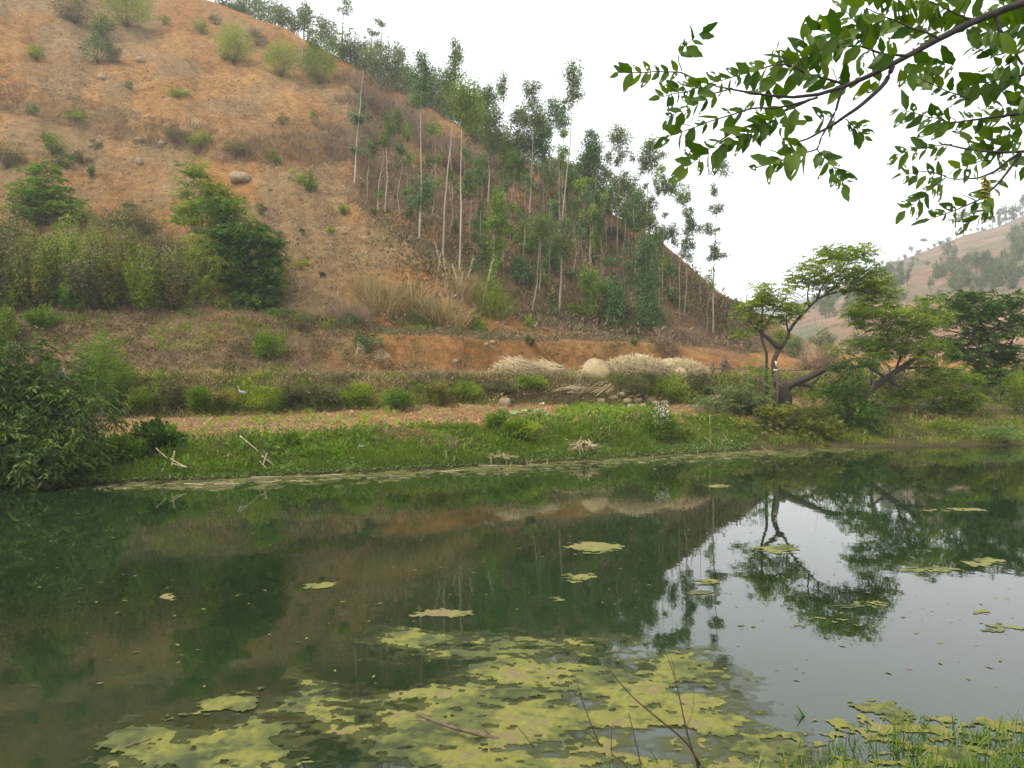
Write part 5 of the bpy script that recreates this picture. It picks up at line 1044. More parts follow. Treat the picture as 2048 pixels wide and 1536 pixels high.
stick('bent_reed', 'thick bent yellow reed on the bank near the yellowing bush', [(1410, 875), (1420, 882), (1428, 892)], 31.0, .03, .025); stick('bent_reed', 'short crooked reed at the water beside the yellowing bush', [(1522, 893), (1530, 898), (1535, 902)], 31.5, .025, .02)
stick('leaning_stalk', 'thin pale stalk leaning across the wall lip', [(1163, 748), (1158, 765), (1153, 778)], hit(1155, 780)[1] - .2, .02, .015); stick('arching_stalk', 'arching pale stalk hanging down the wall', [(1222, 765), (1214, 775), (1218, 785), (1232, 800)], hit(1225, 800)[1] - .2, .02, .012)
def scrap(x, y, s, label, colr, seed):
    r = np.random.default_rng(seed); B = hit(x, y); mb = MB(); k = 5; g = np.linspace(-1, 1, k); X, Y = np.meshgrid(g, g, indexing='ij')
    V = np.stack([X * s + r.normal(0, .15, (k, k)) * s, Y * s * .6 + r.normal(0, .15, (k, k)) * s, np.abs(r.normal(.3, .35, (k, k))) * s + .05], -1).reshape(-1, 3) + B
    i = np.arange(k - 1)[:, None] * k; j = np.arange(k - 1)[None]; mb.add(V, [np.stack([i + j, i + k + j, i + k + j + 1, i + j + 1], -1).reshape(-1, 4)])
    m, n_, p, o_ = mat_new('plastic_scrap'); p.inputs['Base Color'].default_value = (*colr, 1); p.inputs['Roughness'].default_value = .4
    tag(mb.build('plastic_scrap', m, origin=B), label, 'scrap')
scrap(722, 897, .13, 'pale blue plastic scrap on the grassy bank', (.45, .62, .72), 1); scrap(704, 903, .09, 'white paper scrap beside the blue plastic', (.75, .75, .72), 2); scrap(1084, 810, .10, 'white scrap under the stalk litter', (.75, .74, .7), 3); scrap(1165, 737, .12, 'white bag scrap beside the chaff mound', (.8, .8, .78), 4)
# ------------------------------------------------------------------ pale grey heron in front of the terrace wall
def heron():
    B = hit(486, 792); d = B[1] - .5; mp = d / F
    B = np.array([(484 - CX) / F * d, d, zof(794, d)])
    o = thing('heron', 'pale grey long-necked wading bird among weeds before the terrace wall', 'bird', B)
    m = leaf_mat('grey_feathers', [(0, (.22, .23, .24)), (1, (.38, .38, .38))], 0, .8)
    def q(x, y): return P3(x, y, d)
    mb = MB(); pts = [q(492, 786), q(489, 784), q(485, 784), q(481, 784.5), q(479, 782), q(478, 779), q(477, 776), q(477.2, 774), q(476.3, 773), q(474.8, 773.4)]
    pth = smooth_path(pts, 30); tube(mb, pth, np.interp(np.linspace(0, 1, 30), [0, .1, .3, .48, .58, .7, .85, .90, .94, 1], np.array([.3, 1.6, 2.9, 2.8, 1.5, .75, .6, 1.0, .6, .12]) * mp), 10); attach(mb, 'body', m, o, True)
    for s in (-1, 1):
        mb = MB(); tube(mb, [q(485 + s, 786), q(484.5 + s * 1.3, 790), q(484 + s * 1.5, 794.5)], .012, 5); attach(mb, 'leg', M['twig'], o)
        mb = MB(); V = np.array([q(482, 782.5), q(487, 782), q(493, 786.5), q(487, 787), q(482.5, 786)]); V[:, 1] += s * 2.7 * mp; mid = V.mean(0) + [0, s * .35 * mp, 0]; mb.add(np.concatenate([V, [mid]]), [np.array([[5, a, (a + 1) % 5] for a in range(5)])], .2); attach(mb, 'wing', m, o, True)
heron()
# ------------------------------------------------------------------ trees on the far hill
FY = HY - (FZ - EYE) / FD * F
def hit_far(x, y):
    c = int(np.argmin(np.abs(fx - x))); yy = FY[c, :-1]; k = np.where(yy <= y)[0]; k = k[0] if len(k) else len(yy) - 1
    return np.array([FX[c, k] + (x - fx[c]) / F * FD[c, k], FD[c, k], FZ[c, k]])
def far_proto(kind, seed):
    r = np.random.default_rng(seed); tb, cb = MB(), MB()
    if kind == 'round': H, W, hs_, n = 5.0, 2.6, .5, 420
    elif kind == 'tall': H, W, hs_, n = 9.0, 1.6, .68, 360
    else: H, W, hs_, n = 8.0, 2.4, .88, 220                  # umbrella pine
    tube(tb, [(0, 0, -.5), (.1, 0, H * .5), (0, 0, H * .9)], [.16, .11, .04], 5)
    p, cc, k = blob_points(r, n, np.array([0, 0, H * hs_]), W, W, H * (1 - hs_) * .95 if kind != 'umb' else .7, 14, .2)
    p[:, 2] = np.maximum(p[:, 2], .1)
    leaves(cb, p, rdir(r, n) + [0, 0, -.2], .75 * r.uniform(.6, 1.2, n), .34, r, np.clip(r.uniform(.1, .9, 14)[k] + r.normal(0, .2, n), 0, 1))
    a = tb.build('trunk', M['bark']); b = cb.build('crown', M['far']); me = (a.data, b.data)
    for q in (a, b): bpy.data.objects.remove(q)
    return me
protos = {k: [far_proto(k, 100 + 7 * j + len(k)) for j in range(3)] for k in ('round', 'tall', 'umb')}
rf = np.random.default_rng(303)
def far_tree(x, y, kind, s, label, group, loc=None):
    B = hit_far(x, y) if loc is None else loc; o = thing('far_tree', label, 'tree', B, group); o.scale = (s, s, s * rf.uniform(.85, 1.15)); o.rotation_euler = (0, 0, rf.uniform(0, 6))
    for nm, me in zip(('trunk', 'crown'), protos[kind][rf.integers(3)]):
        c = bpy.data.objects.new(nm, me); col.objects.link(c); c.parent = o
for x in list(np.arange(1768, 2050, 11.0)) + [1995, 2005, 2018, 2030, 2042, 2060, 2075]:
    yc = float(ip(x, [(a, c) for a, b, c in CREST]))
    far_tree(x + rf.uniform(-4, 4), yc + rf.uniform(-2, 5), 'round' if rf.uniform() < .6 else 'tall', rf.uniform(.45, 1.0) * (1.05 if x > 1985 else .8), 'hazy tree on the crest of the far hill', 'trees on the crest of the far hill')
for x, s, lb in [(1912, 1.5, 'umbrella pine on the far crest, smaller of a pair'), (1927, 2.1, 'umbrella pine on the far crest, taller of a pair'), (1848, 1.1, 'low flat-topped tree on the far crest')]:
    far_tree(x, float(ip(x, [(a, c) for a, b, c in CREST])) + 2, 'umb', s, lb, None)
for x, s in [(1970, 1.1), (1985, 1.2), (1998, 1.3), (2012, 1.4), (2028, 1.3), (2046, 1.5)]:
    far_tree(x, float(ip(x, [(a, c) for a, b, c in CREST])) + 2, 'tall', s, 'tall slim tree rising from the far crest', 'tall slim trees on the far crest')
def patch(cx, cy, rx, ry, n, label, group, smin=.45, smax=.9):
    for _ in range(n):
        a = rf.uniform(0, 2 * np.pi); q = math.sqrt(rf.uniform()); kd = 'round' if rf.uniform() < .75 else 'tall'; sz = rf.uniform(smin, smax); far_tree(cx + math.cos(a) * q * rx, cy + math.sin(a) * q * ry, kd, sz, ('large ' if sz > (smin + smax) / 2 else 'small ') + ('round ' if kd == 'round' else 'tall ') + label, group)
patch(1930, 555, 60, 34, 46, 'tree in the broad wood on the far hill slope', 'broad wood on the far hill slope')
patch(1790, 572, 34, 36, 28, 'tree in the dark wood behind the old tree', 'dark wood behind the old tree')
patch(2050, 490, 34, 40, 26, 'tree in the hanging wood at the far hill shoulder', 'hanging wood at the far hill shoulder')
patch(2020, 560, 50, 26, 22, 'scattered bush lower on the far hill', 'scattered bushes on the far hill', .4, .8)
patch(1690, 620, 60, 26, 26, 'tree at the foot of the far hill', 'trees at the foot of the far hill', .6, 1.0)
patch(1900, 620, 140, 40, 16, 'lone small tree on the reddish far slope', 'lone trees on the reddish far slope', .3, .6)
patch(1860, 520, 60, 26, 12, 'small bush below the far crest', 'bushes below the far crest', .3, .6)
for x, d in [(1700, 118), (1712, 120), (1724, 119), (1738, 122), (1752, 118), (1765, 121), (1640, 112), (1780, 120), (1800, 119), (1655, 116)]:
    X = (x - CX) / F * d; far_tree(0, 0, 'round', rf.uniform(.4, .7), 'valley-floor tree glimpsed through the leaning tree', 'valley-floor trees behind the leaning tree', np.array([X, d, float(ground(X, d))]))

# ------------------------------------------------------------------ overhanging tree: trunk stands on the near bank outside the frame
def overhang():
    r = np.random.default_rng(55); D0 = 3.7
    B = np.array([5.2, 3.4, 0.]); B[2] = float(nearz(np.array(5.2), np.array(3.4))) - .1
    o = thing('overhanging_tree', 'near tree whose leafy branches hang over the water', 'tree', B)
    tb = MB(); tube(tb, smooth_path([B, [5.1, 3.4, 2.6], [4.6, 3.5, 4.3], [4.2, 3.5, 6.5]], 16, .03, r), np.linspace(.22, .10, 16), 9); attach(tb, 'trunk', M['bark'], o, True)
    BR = []
    def limb(pts, r0, r1, d=D0, n=22, wob=.004):
        mb = MB(); pp = [P3(x, y, d + (q[0] if q else 0)) for x, y, *q in pts]; sp = smooth_path(pp, n, wob, r); tube(mb, sp, np.linspace(r0, r1, n), 7); BR.append((attach(mb, 'branch', M['branch'], o, True), sp))
    def limb3(p0, pts, r0, r1, d=D0):
        mb = MB(); pp = [np.array(p0)] + [P3(x, y, d + (q[0] if q else 0)) for x, y, *q in pts]; sp = smooth_path(pp, 30, .004, r); tube(mb, sp, np.linspace(r0, r1, 30), 8); BR.append((attach(mb, 'branch', M['branch'], o, True), sp))
    limb3([4.55, 3.5, 4.5], [(2200, -40), (2048, 4), (1945, 41), (1883, 79), (1800, 120), (1759, 145), (1697, 172), (1635, 195), (1573, 201), (1523, 188), (1465, 176), (1432, 170)], .040, .004)
    limb3([4.9, 3.45, 3.4], [(2200, 290), (2048, 304), (1987, 306), (1940, 305), (1920, 294), (1890, 288)], .03, .004)
    limb3([4.8, 3.45, 3.7], [(2200, 200), (2048, 226), (1980, 236), (1920, 240), (1905, 246)], .03, .004)
    limb3([4.4, 3.5, 5.0], [(2200, -60), (2040, -2), (1960, -6), (1880, -4)], .03, .008)
    limb([(1786, 132), (1783, 142), (1767, 170), (1722, 211), (1664, 253), (1606, 282), (1590, 284)], .013, .004)
    limb([(1684, 180), (1672, 225), (1650, 260), (1634, 298)], .007, .004, D0 - .05); limb([(1634, 298), (1660, 325), (1688, 366)], .003, .002, D0 - .05); limb([(1634, 298), (1590, 312), (1512, 337)], .004, .003)
    limb([(1620, 199), (1600, 210), (1560, 225), (1515, 244), (1457, 269), (1415, 300), (1378, 330)], .008, .002, D0 + .1); limb([(1635, 195), (1590, 208), (1545, 218), (1510, 214), (1450, 232), (1341, 271)], .006, .002, D0 - .1)
    limb([(1697, 172), (1650, 155), (1614, 149), (1585, 130), (1560, 127), (1500, 145), (1420, 168)], .007, .002, D0 + .1); limb([(1813, 112), (1770, 110), (1718, 91), (1650, 95), (1600, 118)], .007, .002, D0 - .1)
    limb([(1465, 176), (1430, 185), (1380, 205), (1332, 240)], .004, .002); limb([(1432, 170), (1400, 162), (1364, 142), (1300, 142), (1237, 146)], .005, .002); limb([(1364, 142), (1355, 110), (1375, 85), (1405, 63)], .003, .0015)
    limb([(1432, 170), (1390, 178), (1320, 194)], .004, .002); limb([(1991, 29), (2000, 60), (2010, 85), (2028, 103), (2045, 130)], .01, .006); limb([(2028, 103), (1990, 110), (1950, 95)], .005, .002)
    limb([(2040, 306), (2000, 335), (1958, 356), (1900, 358), (1890, 352)], .008, .002); limb([(2042, 308), (2015, 345), (1987, 377), (1960, 400), (1925, 415), (1862, 438)], .007, .002); limb([(1890, 357), (1850, 385), (1811, 421)], .003, .0015); limb([(1892, 352), (1850, 342), (1802, 350)], .003, .0015)
    limb([(1904, 289), (1860, 292), (1797, 308)], .003, .0015); limb([(1940, 200), (1900, 185), (1834, 154)], .004, .0015); limb([(1905, 246), (1850, 232), (1794, 217)], .003, .0015); limb([(2048, 150), (1990, 160), (1940, 170)], .005, .002); limb([(1760, 150), (1740, 80), (1700, 30), (1680, 18)], .005, .002, D0 + .2); limb([(1883, 79), (1840, 60), (1760, 30), (1730, 12)], .006, .002, D0 - .2)
    limb([(1976, 319), (1930, 330), (1904, 342)], .003, .0015); limb([(1691, 238), (1710, 255), (1728, 272)], .003, .0015); limb([(1945, 41), (1900, 20), (1860, 5)], .006, .002)
    # leaf blades: whole ones and insect-eaten ones
    def leaf_mesh(seed, holes):
        rr = np.random.default_rng(seed); nu, nv = 4, 7
        t = np.linspace(0, 1, nv); wd = .46 * np.sin(np.pi * np.clip(t, 0, 1) ** .8) ** .75 * rr.uniform(.85, 1.1); wd[0] = .03; wd[-1] = .0
        s = np.linspace(-1, 1, nu + 1); V = np.zeros((nv, nu + 1, 3))
        V[..., 0] = s[None] * wd[:, None] / 2; V[..., 1] = t[:, None]; V[..., 2] = .10 * np.abs(s)[None] * wd[:, None] - .22 * t[:, None] ** 2 * rr.uniform(.1, 1) + rr.normal(0, .008, (nv, nu + 1))
        V[1:-1, 1:-1, :2] += rr.normal(0, .018, (nv - 2, nu - 1, 2)); V[1:-1, 0, 0] += rr.normal(0, .02, nv - 2); V[1:-1, -1, 0] += rr.normal(0, .02, nv - 2)
        q = [(j * (nu + 1) + i, j * (nu + 1) + i + 1, (j + 1) * (nu + 1) + i + 1, (j + 1) * (nu + 1) + i) for j in range(nv - 1) for i in range(nu)]
        tri = []
        if holes:
            kill = rr.choice(len(q), holes, replace=False); keep = []
            for a, f in enumerate(q):
                if a in kill: tri.append(f[:3] if rr.uniform() < .5 else (f[0], f[2], f[3]))
                else: keep.append(f)
            if holes > 3: tri = tri[: len(tri) // 2]
            q = keep
        mb = MB(); mb.add(V.reshape(-1, 3), [np.array(q)] + ([np.array(tri)] if tri else []), rr.uniform(.2, .9)); ob = mb.build('leaf', M['overleaf']); me = ob.data; bpy.data.objects.remove(ob); return me
    whole = [leaf_mesh(s, 0) for s in range(5)]; eaten = [leaf_mesh(20 + s, 2 + s % 5) for s in range(8)]
    S = [(1364, 142, 1237, 146, 14, 34), (1353, 112, 1405, 63, 8, 34), (1425, 165, 1320, 194, 14, 36), (1440, 185, 1332, 240, 13, 36), (1500, 216, 1341, 271, 13, 42), (1555, 228, 1376, 332, 22, 46), (1600, 212, 1470, 290, 14, 48), (1560, 126, 1425, 168, 15, 40), (1625, 150, 1535, 125, 10, 50),
         (1700, 172, 1590, 130, 12, 48), (1718, 91, 1570, 125, 14, 52), (1800, 118, 1640, 60, 14, 54), (1740, 80, 1680, 16, 11, 52), (1830, 60, 1730, 8, 12, 54), (1890, 70, 1800, 20, 11, 54), (1955, 40, 1865, 0, 11, 54), (1636, 300, 1690, 368, 14, 36), (1625, 300, 1515, 337, 9, 44), (1608, 282, 1560, 318, 6, 54),
         (1691, 240, 1730, 272, 7, 34), (1680, 232, 1615, 244, 6, 36), (1915, 130, 1850, 130, 8, 46), (1940, 200, 1836, 154, 13, 34), (1905, 244, 1796, 217, 13, 40), (1990, 232, 1880, 246, 13, 44), (2048, 150, 1940, 170, 13, 46), (2040, 110, 1950, 92, 12, 46), (2040, 60, 1960, 55, 10, 48), (2048, 250, 1940, 290, 12, 44),
         (1904, 289, 1797, 308, 11, 36), (1892, 352, 1802, 350, 11, 34), (1890, 357, 1811, 421, 11, 36), (1962, 400, 1862, 438, 10, 38), (1990, 405, 1940, 446, 8, 36), (1976, 319, 1904, 342, 9, 38), (2048, 275, 1965, 305, 10, 38), (2000, 355, 1975, 395, 6, 44), (2100, 60, 2020, 40, 10, 56), (2110, 190, 2040, 190, 10, 50), (2070, 20, 2000, 10, 8, 54), (1650, 100, 1600, 80, 6, 44), (1770, 165, 1700, 150, 7, 46), (1560, 160, 1510, 200, 7, 42), (1800, 130, 1840, 150, 5, 44), (2048, 30, 1970, 80, 9, 52), (2060, 130, 1985, 130, 9, 46), (2060, 210, 1990, 215, 9, 44), (1930, 10, 1850, 30, 8, 50), (1780, 30, 1720, 60, 7, 50), (1690, 60, 1640, 90, 7, 48), (2060, 330, 2010, 340, 6, 40)]
    items = []; off = [(2260, -40, 2180, -10, 10, 50), (2330, 100, 2240, 130, 10, 48), (2250, 290, 2180, 330, 10, 42), (2380, 240, 2290, 270, 10, 44), (2420, 330, 2340, 370, 10, 42), (2300, 20, 2210, 60, 10, 50), (2450, 150, 2370, 190, 10, 46), (2200, 180, 2130, 210, 10, 44)]; S = S + [q_ + (1,) for q_ in off]
    for x0, y0, x1, y1, n, L, *outside in S:
        d = D0 + r.uniform(-.25, .25); A = P3(x0, y0, d); E = P3(x1, y1, d + r.uniform(-.2, .2)); T = unit(E - A); view = unit((A + E) / 2 - np.array([0, 0, EYE]))
        for k in range(n):
            s = (k // 2 + .5) / (n / 2); sg = 1 if k % 2 else -1
            if k == n - 1: sg = 0; s = 1
            P = A + (E - A) * min(s, 1); side = unit(np.cross(T, view))
            Dv = unit(T * r.uniform(.45, .95) + side * sg * r.uniform(.6, 1.0) + r.normal(0, .16, 3) + np.array([0, 0, -.22]))
            N = unit(-view * .7 + r.normal(0, .42, 3) + np.array([0, 0, .25])); N = unit(N - Dv * (N @ Dv)); Xv = np.cross(Dv, N)
            items.append((L * r.uniform(.55, 1.22) * d / F, P, Xv, Dv, N, bool(outside)))
    items.sort(key=lambda q: (q[5], -q[0])); from mathutils import Matrix
    rest = MB()
    for k, (L, P, Xv, Dv, N, _o) in enumerate(items):
        me = (whole if r.uniform() < .5 else eaten)[r.integers(5)]
        if k < 300:
            ob = bpy.data.objects.new('leaf', me); col.objects.link(ob); ob.parent = min(BR, key=lambda b_: np.min(np.sum((b_[1] - P) ** 2, 1)))[0]
            Rm = Matrix(((Xv[0], Dv[0], N[0], 0), (Xv[1], Dv[1], N[1], 0), (Xv[2], Dv[2], N[2], 0), (0, 0, 0, 1)))
            ob.matrix_local = Matrix.Translation(Vector(P - B)) @ Rm @ Matrix.Scale(L, 4)
        else:
            co = np.array([v.co for v in me.vertices]); f4 = [list(p.vertices) for p in me.polygons if len(p.vertices) == 4]; f3 = [list(p.vertices) for p in me.polygons if len(p.vertices) == 3]
            Vw = P + L * (co[:, :1] * Xv + co[:, 1:2] * Dv + co[:, 2:] * N); rest.add(Vw, [np.array(f4).reshape(-1, 4)] + ([np.array(f3)] if f3 else []), r.uniform(.2, .9))
    lm = attach(rest, 'small_leaves', M['overleaf'], o); lm['kind'] = 'stuff'
    for x, y0, y1, w_ in [(1968, 352, 428, 7), (1975, 360, 400, 6)]:
        mb = MB(); n = 150; s = np.linspace(0, 1, n); c = np.stack([P3(x, y0 + (y1 - y0) * q, D0 - .05) for q in s]); an = s * 60; rad = w_ * D0 / F
        tube(mb, c[::10], .002, 4); leaves(mb, c, np.stack([np.cos(an), np.sin(an), 0 * an - .5], 1), rad * 1.25, rad * .8, r, r.uniform(0, 1, n)); attach(mb, 'catkin', M['catkin'], o)
overhang()
# ------------------------------------------------------------------ algae mats floating on the pond
def WP(x, y): d = 3 * F / (y - HY); return ((x - CX) / F * d, d)
def inside(poly, X, Y):
    p = np.array(poly); c = np.zeros(X.shape, bool); q = np.roll(p, -1, 0)
    for (x0, y0), (x1, y1) in zip(p, q):
        t = ((y0 > Y) != (y1 > Y)); xi = (x1 - x0) * (Y - y0) / (y1 - y0 + 1e-12) + x0; c ^= t & (X < xi)
    return c
def edist(poly, X, Y):
    D = np.full(X.shape, 1e9); p = np.array(poly); q = np.roll(p, -1, 0)
    for (x0, y0), (x1, y1) in zip(p, q):
        dx, dy = x1 - x0, y1 - y0; t = np.clip(((X - x0) * dx + (Y - y0) * dy) / (dx * dx + dy * dy + 1e-12), 0, 1); D = np.minimum(D, np.hypot(X - x0 - t * dx, Y - y0 - t * dy))
    return D
def algae_mat():
    m, n, p, o = mat_new('algae_mat')
    at = n.nodes.new('ShaderNodeAttribute'); at.attribute_name = 'v'; tc = n.nodes.new('ShaderNodeTexCoord')
    a = n.nodes.new('ShaderNodeTexNoise'); a.inputs['Scale'].default_value = 90; a.inputs['Detail'].default_value = 6; a.inputs['Roughness'].default_value = .75; n.links.new(tc.outputs['Object'], a.inputs['Vector'])
    rp = ramp(n, [(0, (0.033, 0.042, 0.011)), (.35, (0.085, 0.092, 0.019)), (.6, (0.145, 0.145, 0.024)), (.8, (0.135, 0.116, 0.04)), (1, (0.145, 0.11, 0.05))]); n.links.new(at.outputs['Fac'], rp.inputs[0])
    rb = ramp(n, [(.3, (.55, .55, .5)), (.5, (1, 1, 1)), (.7, (1.35, 1.35, 1.3))]); n.links.new(a.outputs['Fac'], rb.inputs[0])
    a2 = n.nodes.new('ShaderNodeTexNoise'); a2.inputs['Scale'].default_value = 22; a2.inputs['Detail'].default_value = 5; a2.inputs['Roughness'].default_value = .8; n.links.new(tc.outputs['Object'], a2.inputs['Vector'])
    am = n.nodes.new('ShaderNodeMath'); am.operation = 'MULTIPLY'; n.links.new(a.outputs['Fac'], am.inputs[0]); n.links.new(a2.outputs['Fac'], am.inputs[1]); aq = n.nodes.new('ShaderNodeMath'); aq.operation = 'SQRT'; n.links.new(am.outputs[0], aq.inputs[0]); n.links.new(aq.outputs[0], rb.inputs[0])
    mx = n.nodes.new('ShaderNodeMix'); mx.data_type = 'RGBA'; mx.blend_type = 'MULTIPLY'; mx.inputs[0].default_value = 1; n.links.new(rp.outputs[0], mx.inputs[6]); n.links.new(rb.outputs[0], mx.inputs[7]); n.links.new(mx.outputs[2], p.inputs['Base Color'])
    b = n.nodes.new('ShaderNodeBump'); b.inputs['Strength'].default_value = .8; b.inputs['Distance'].default_value = .012; n.links.new(a.outputs['Fac'], b.inputs['Height']); n.links.new(b.outputs[0], p.inputs['Normal'])
    p.inputs['Roughness'].default_value = .75; p.inputs['Specular IOR Level'].default_value = .3
    return m
M['algae'] = algae_mat(); M['algae_film'] = algae_mat(); M['algae_film'].name = 'algae_film'; M['algae_film'].node_tree.nodes['Principled BSDF'].inputs['Alpha'].default_value = .5
M['algae_thin'] = algae_mat(); M['algae_thin'].name = 'algae_thin_film'; M['algae_thin'].node_tree.nodes['Principled BSDF'].inputs['Alpha'].default_value = .22
def mat_sheet(name, label, polys, cell, seed, ns, thick=.02, hole=.34, edge=.25, tan=0.0, kind=None, group=None, film=False, an=(1.7, .75), lift=.0022, fmat='algae'):
    W = [[WP(x, y) for x, y in p_] for p_ in polys]; al = np.concatenate([np.array(w_) for w_ in W])
    x0, y0 = al.min(0) - .1; x1, y1 = al.max(0) + .1
    X, Y = np.meshgrid(np.arange(x0, x1, cell), np.arange(y0, y1, cell), indexing='ij')
    sd_ = np.full(X.shape, -1e9)
    for w_ in W: sd_ = np.maximum(sd_, np.where(inside(w_, X, Y), 1, -1) * edist(w_, X, Y))
    nz = fbm(X / (ns * an[0]), Y / (ns * an[1]), seed, 6, .62); n2 = fbm(X / (ns * .55), Y / (ns * .28), seed + 5, 5, .6)
    f = np.clip(sd_ / edge, -2, 1) * .40 + (nz - .5) * 2.0 + (n2 - .5) * .9 + (fbm(X / .07, Y / .07, seed + 13, 3) - .5) * .8 + (.5 - hole) - .45 * sst(.57, .70, fbm(X / 1.3, Y / .55, seed + 41, 3)) * (polys[0][0][0] in (750, 190) or film)
    on = f > 0
    h = thick * np.clip(f / .5, 0, 1) * (.45 + 1.1 * fbm(X / .05, Y / .05, seed + 9, 3)) + .003 + .012 * np.clip(f, 0, 1) * (nz - .3)
    tint = np.clip(.46 + 1.9 * (fbm(X / .45, Y / .45, seed + 21, 6, .7) - .5) + tan * .7 - .12 * (1 - np.clip(f / .12, 0, 1)) - .35 * sst(.57, .66, fbm(X / .16, Y / .09, seed + 33, 4, .6)), 0, 1)
    if film: h = h * 0 + lift; tint = np.clip(tint * .45, 0, .34)
    nx, ny = X.shape; q = on[:-1, :-1] & on[1:, :-1] & on[1:, 1:] & on[:-1, 1:]
    I, J = np.where(q); idx = np.stack([I * ny + J, (I + 1) * ny + J, (I + 1) * ny + J + 1, I * ny + J + 1], 1)
    if not len(idx): return
    used, inv = np.unique(idx, return_inverse=True); V = np.stack([X, Y, np.maximum(h, lift if film else .006)], -1).reshape(-1, 3)[used]; F4 = inv.reshape(-1, 4)
    mb = MB(); mb.add(V, [F4], tint.reshape(-1)[used]); c = np.array([V[:, 0].mean(), V[:, 1].mean(), 0])
    o = mb.build(name, M[fmat], smooth=True, origin=c); tag(o, label, 'algae', group, kind); return o
mat_sheet('submerged_algae_film', 'faint algae bloom thinning out round the mats', [[(750, 1290), (800, 1255), (850, 1268), (925, 1285), (1000, 1262), (1060, 1260), (1062, 1288), (1160, 1275), (1270, 1290), (1300, 1306), (1390, 1305), (1412, 1332), (1395, 1362), (1330, 1372), (1370, 1402), (1450, 1393), (1420, 1420), (1500, 1430), (1590, 1462), (1640, 1500), (1620, 1580), (1000, 1620), (620, 1620), (650, 1560), (740, 1500), (610, 1462), (535, 1420), (590, 1368), (680, 1384), (750, 1392), (850, 1372), (985, 1372), (930, 1345), (900, 1322), (800, 1302)]], .022, 7, .34, .018, .06, .3, kind='stuff', film=True, lift=.002, fmat='algae_thin')
mat_sheet('submerged_algae_film', 'dull olive algae film just under the surface round the mats', [[(750, 1290), (800, 1255), (850, 1268), (925, 1285), (1000, 1262), (1060, 1260), (1062, 1288), (1160, 1275), (1270, 1290), (1300, 1306), (1390, 1305), (1412, 1332), (1395, 1362), (1330, 1372), (1370, 1402), (1450, 1393), (1420, 1420), (1500, 1430), (1590, 1462), (1640, 1500), (1620, 1580), (1000, 1620), (620, 1620), (650, 1560), (740, 1500), (610, 1462), (535, 1420), (590, 1368), (680, 1384), (750, 1392), (850, 1372), (985, 1372), (930, 1345), (900, 1322), (800, 1302)]], .022, 7, .34, .018, .28, .2, kind='stuff', film=True, lift=.004, fmat='algae_film')
mat_sheet('submerged_algae_film', 'dull olive algae film round the left mat', [[(190, 1505), (240, 1470), (330, 1448), (440, 1466), (520, 1438), (565, 1450), (592, 1500), (610, 1620), (120, 1620)]], .022, 17, .34, .018, .28, .2, kind='stuff', film=True, lift=.004, fmat='algae_film')
mat_sheet('algae_mat', 'large yellow-green algae mat spread over the near water', [[(750, 1290), (800, 1255), (850, 1268), (925, 1285), (1000, 1262), (1060, 1260), (1062, 1288), (1160, 1275), (1270, 1290), (1300, 1306), (1390, 1305), (1412, 1332), (1395, 1362), (1330, 1372), (1370, 1402), (1450, 1393), (1420, 1420), (1500, 1430), (1590, 1462), (1640, 1500), (1620, 1580), (1000, 1620), (620, 1620), (650, 1560), (740, 1500), (610, 1462), (535, 1420), (590, 1368), (680, 1384), (750, 1392), (850, 1372), (985, 1372), (930, 1345), (900, 1322), (800, 1302)]], .016, 7, .34, .018, .57, .2)
mat_sheet('algae_mat', 'yellow-green algae mat near the left foreground water', [[(190, 1505), (240, 1470), (330, 1448), (440, 1466), (520, 1438), (565, 1450), (592, 1500), (610, 1620), (120, 1620)]], .016, 17, .32, .018, .58, .18)
mat_sheet('algae_mat', 'thin ragged algae strip between the two large mats', [[(360, 1428), (440, 1384), (545, 1366), (552, 1402), (500, 1408), (430, 1420)]], .016, 27, .26, .015, .6, .12)
mat_sheet('algae_mat', 'brownish algae patches among the near bank grass', [[(1480, 1470), (1640, 1450), (1800, 1440), (1990, 1430), (2100, 1440), (2100, 1540), (1900, 1560), (1500, 1580)]], .018, 37, .26, .014, .78, .25, .1)
mat_sheet('algae_mat', 'small algae raft off the grassy near bank', [[(1715, 1412), (1760, 1408), (1800, 1425), (1780, 1440), (1735, 1425)]], .015, 38, .2, .012, .3, .1)
small = [(888, 1229, 46, 9, 'tan algae raft floating before the large mat', .35), (1160, 1154, 30, 8, 'tan algae raft in the reflection of the grove', .3), (1188, 1096, 58, 8, 'long pale algae raft in midwater', .15), (1405, 1172, 46, 13, 'oval algae raft crossed by reflected crowns', .05), (1560, 1100, 36, 10, 'algae raft in the reflection of the old tree', .05), (1632, 1231, 42, 15, 'algae raft where the reflected crown ends', .15),
         (1488, 1256, 20, 6, 'tiny yellow raft beside the reflected trunks', .0), (1862, 1140, 52, 5, 'thin algae streak under the reflected dark tree', .25), (1905, 1021, 60, 4, 'long thin streak near the far bank shadow', .3), (1970, 1123, 28, 8, 'brown raft beside the thin streak', .4), (1730, 1212, 46, 8, 'faint algae smear past the reflected crown', .1), (630, 1172, 26, 5, 'small brown raft in the hill reflection', .4), (335, 1197, 14, 5, 'tiny pale raft in dark water', .3), (1105, 1198, 22, 4, 'thin raft close to the tan one', .2), (2010, 1250, 40, 10, 'faint raft at the right edge water', .1), (1965, 1224, 20, 5, 'tiny raft right of the open sky reflection', .1), (1440, 972, 22, 3, 'thin streak in the old tree shadow', .3), (1825, 1103, 40, 4, 'narrow streak under the leaning tree reflection', .2), (1720, 1365, 26, 8, 'faint submerged tan raft in open water', .5)]
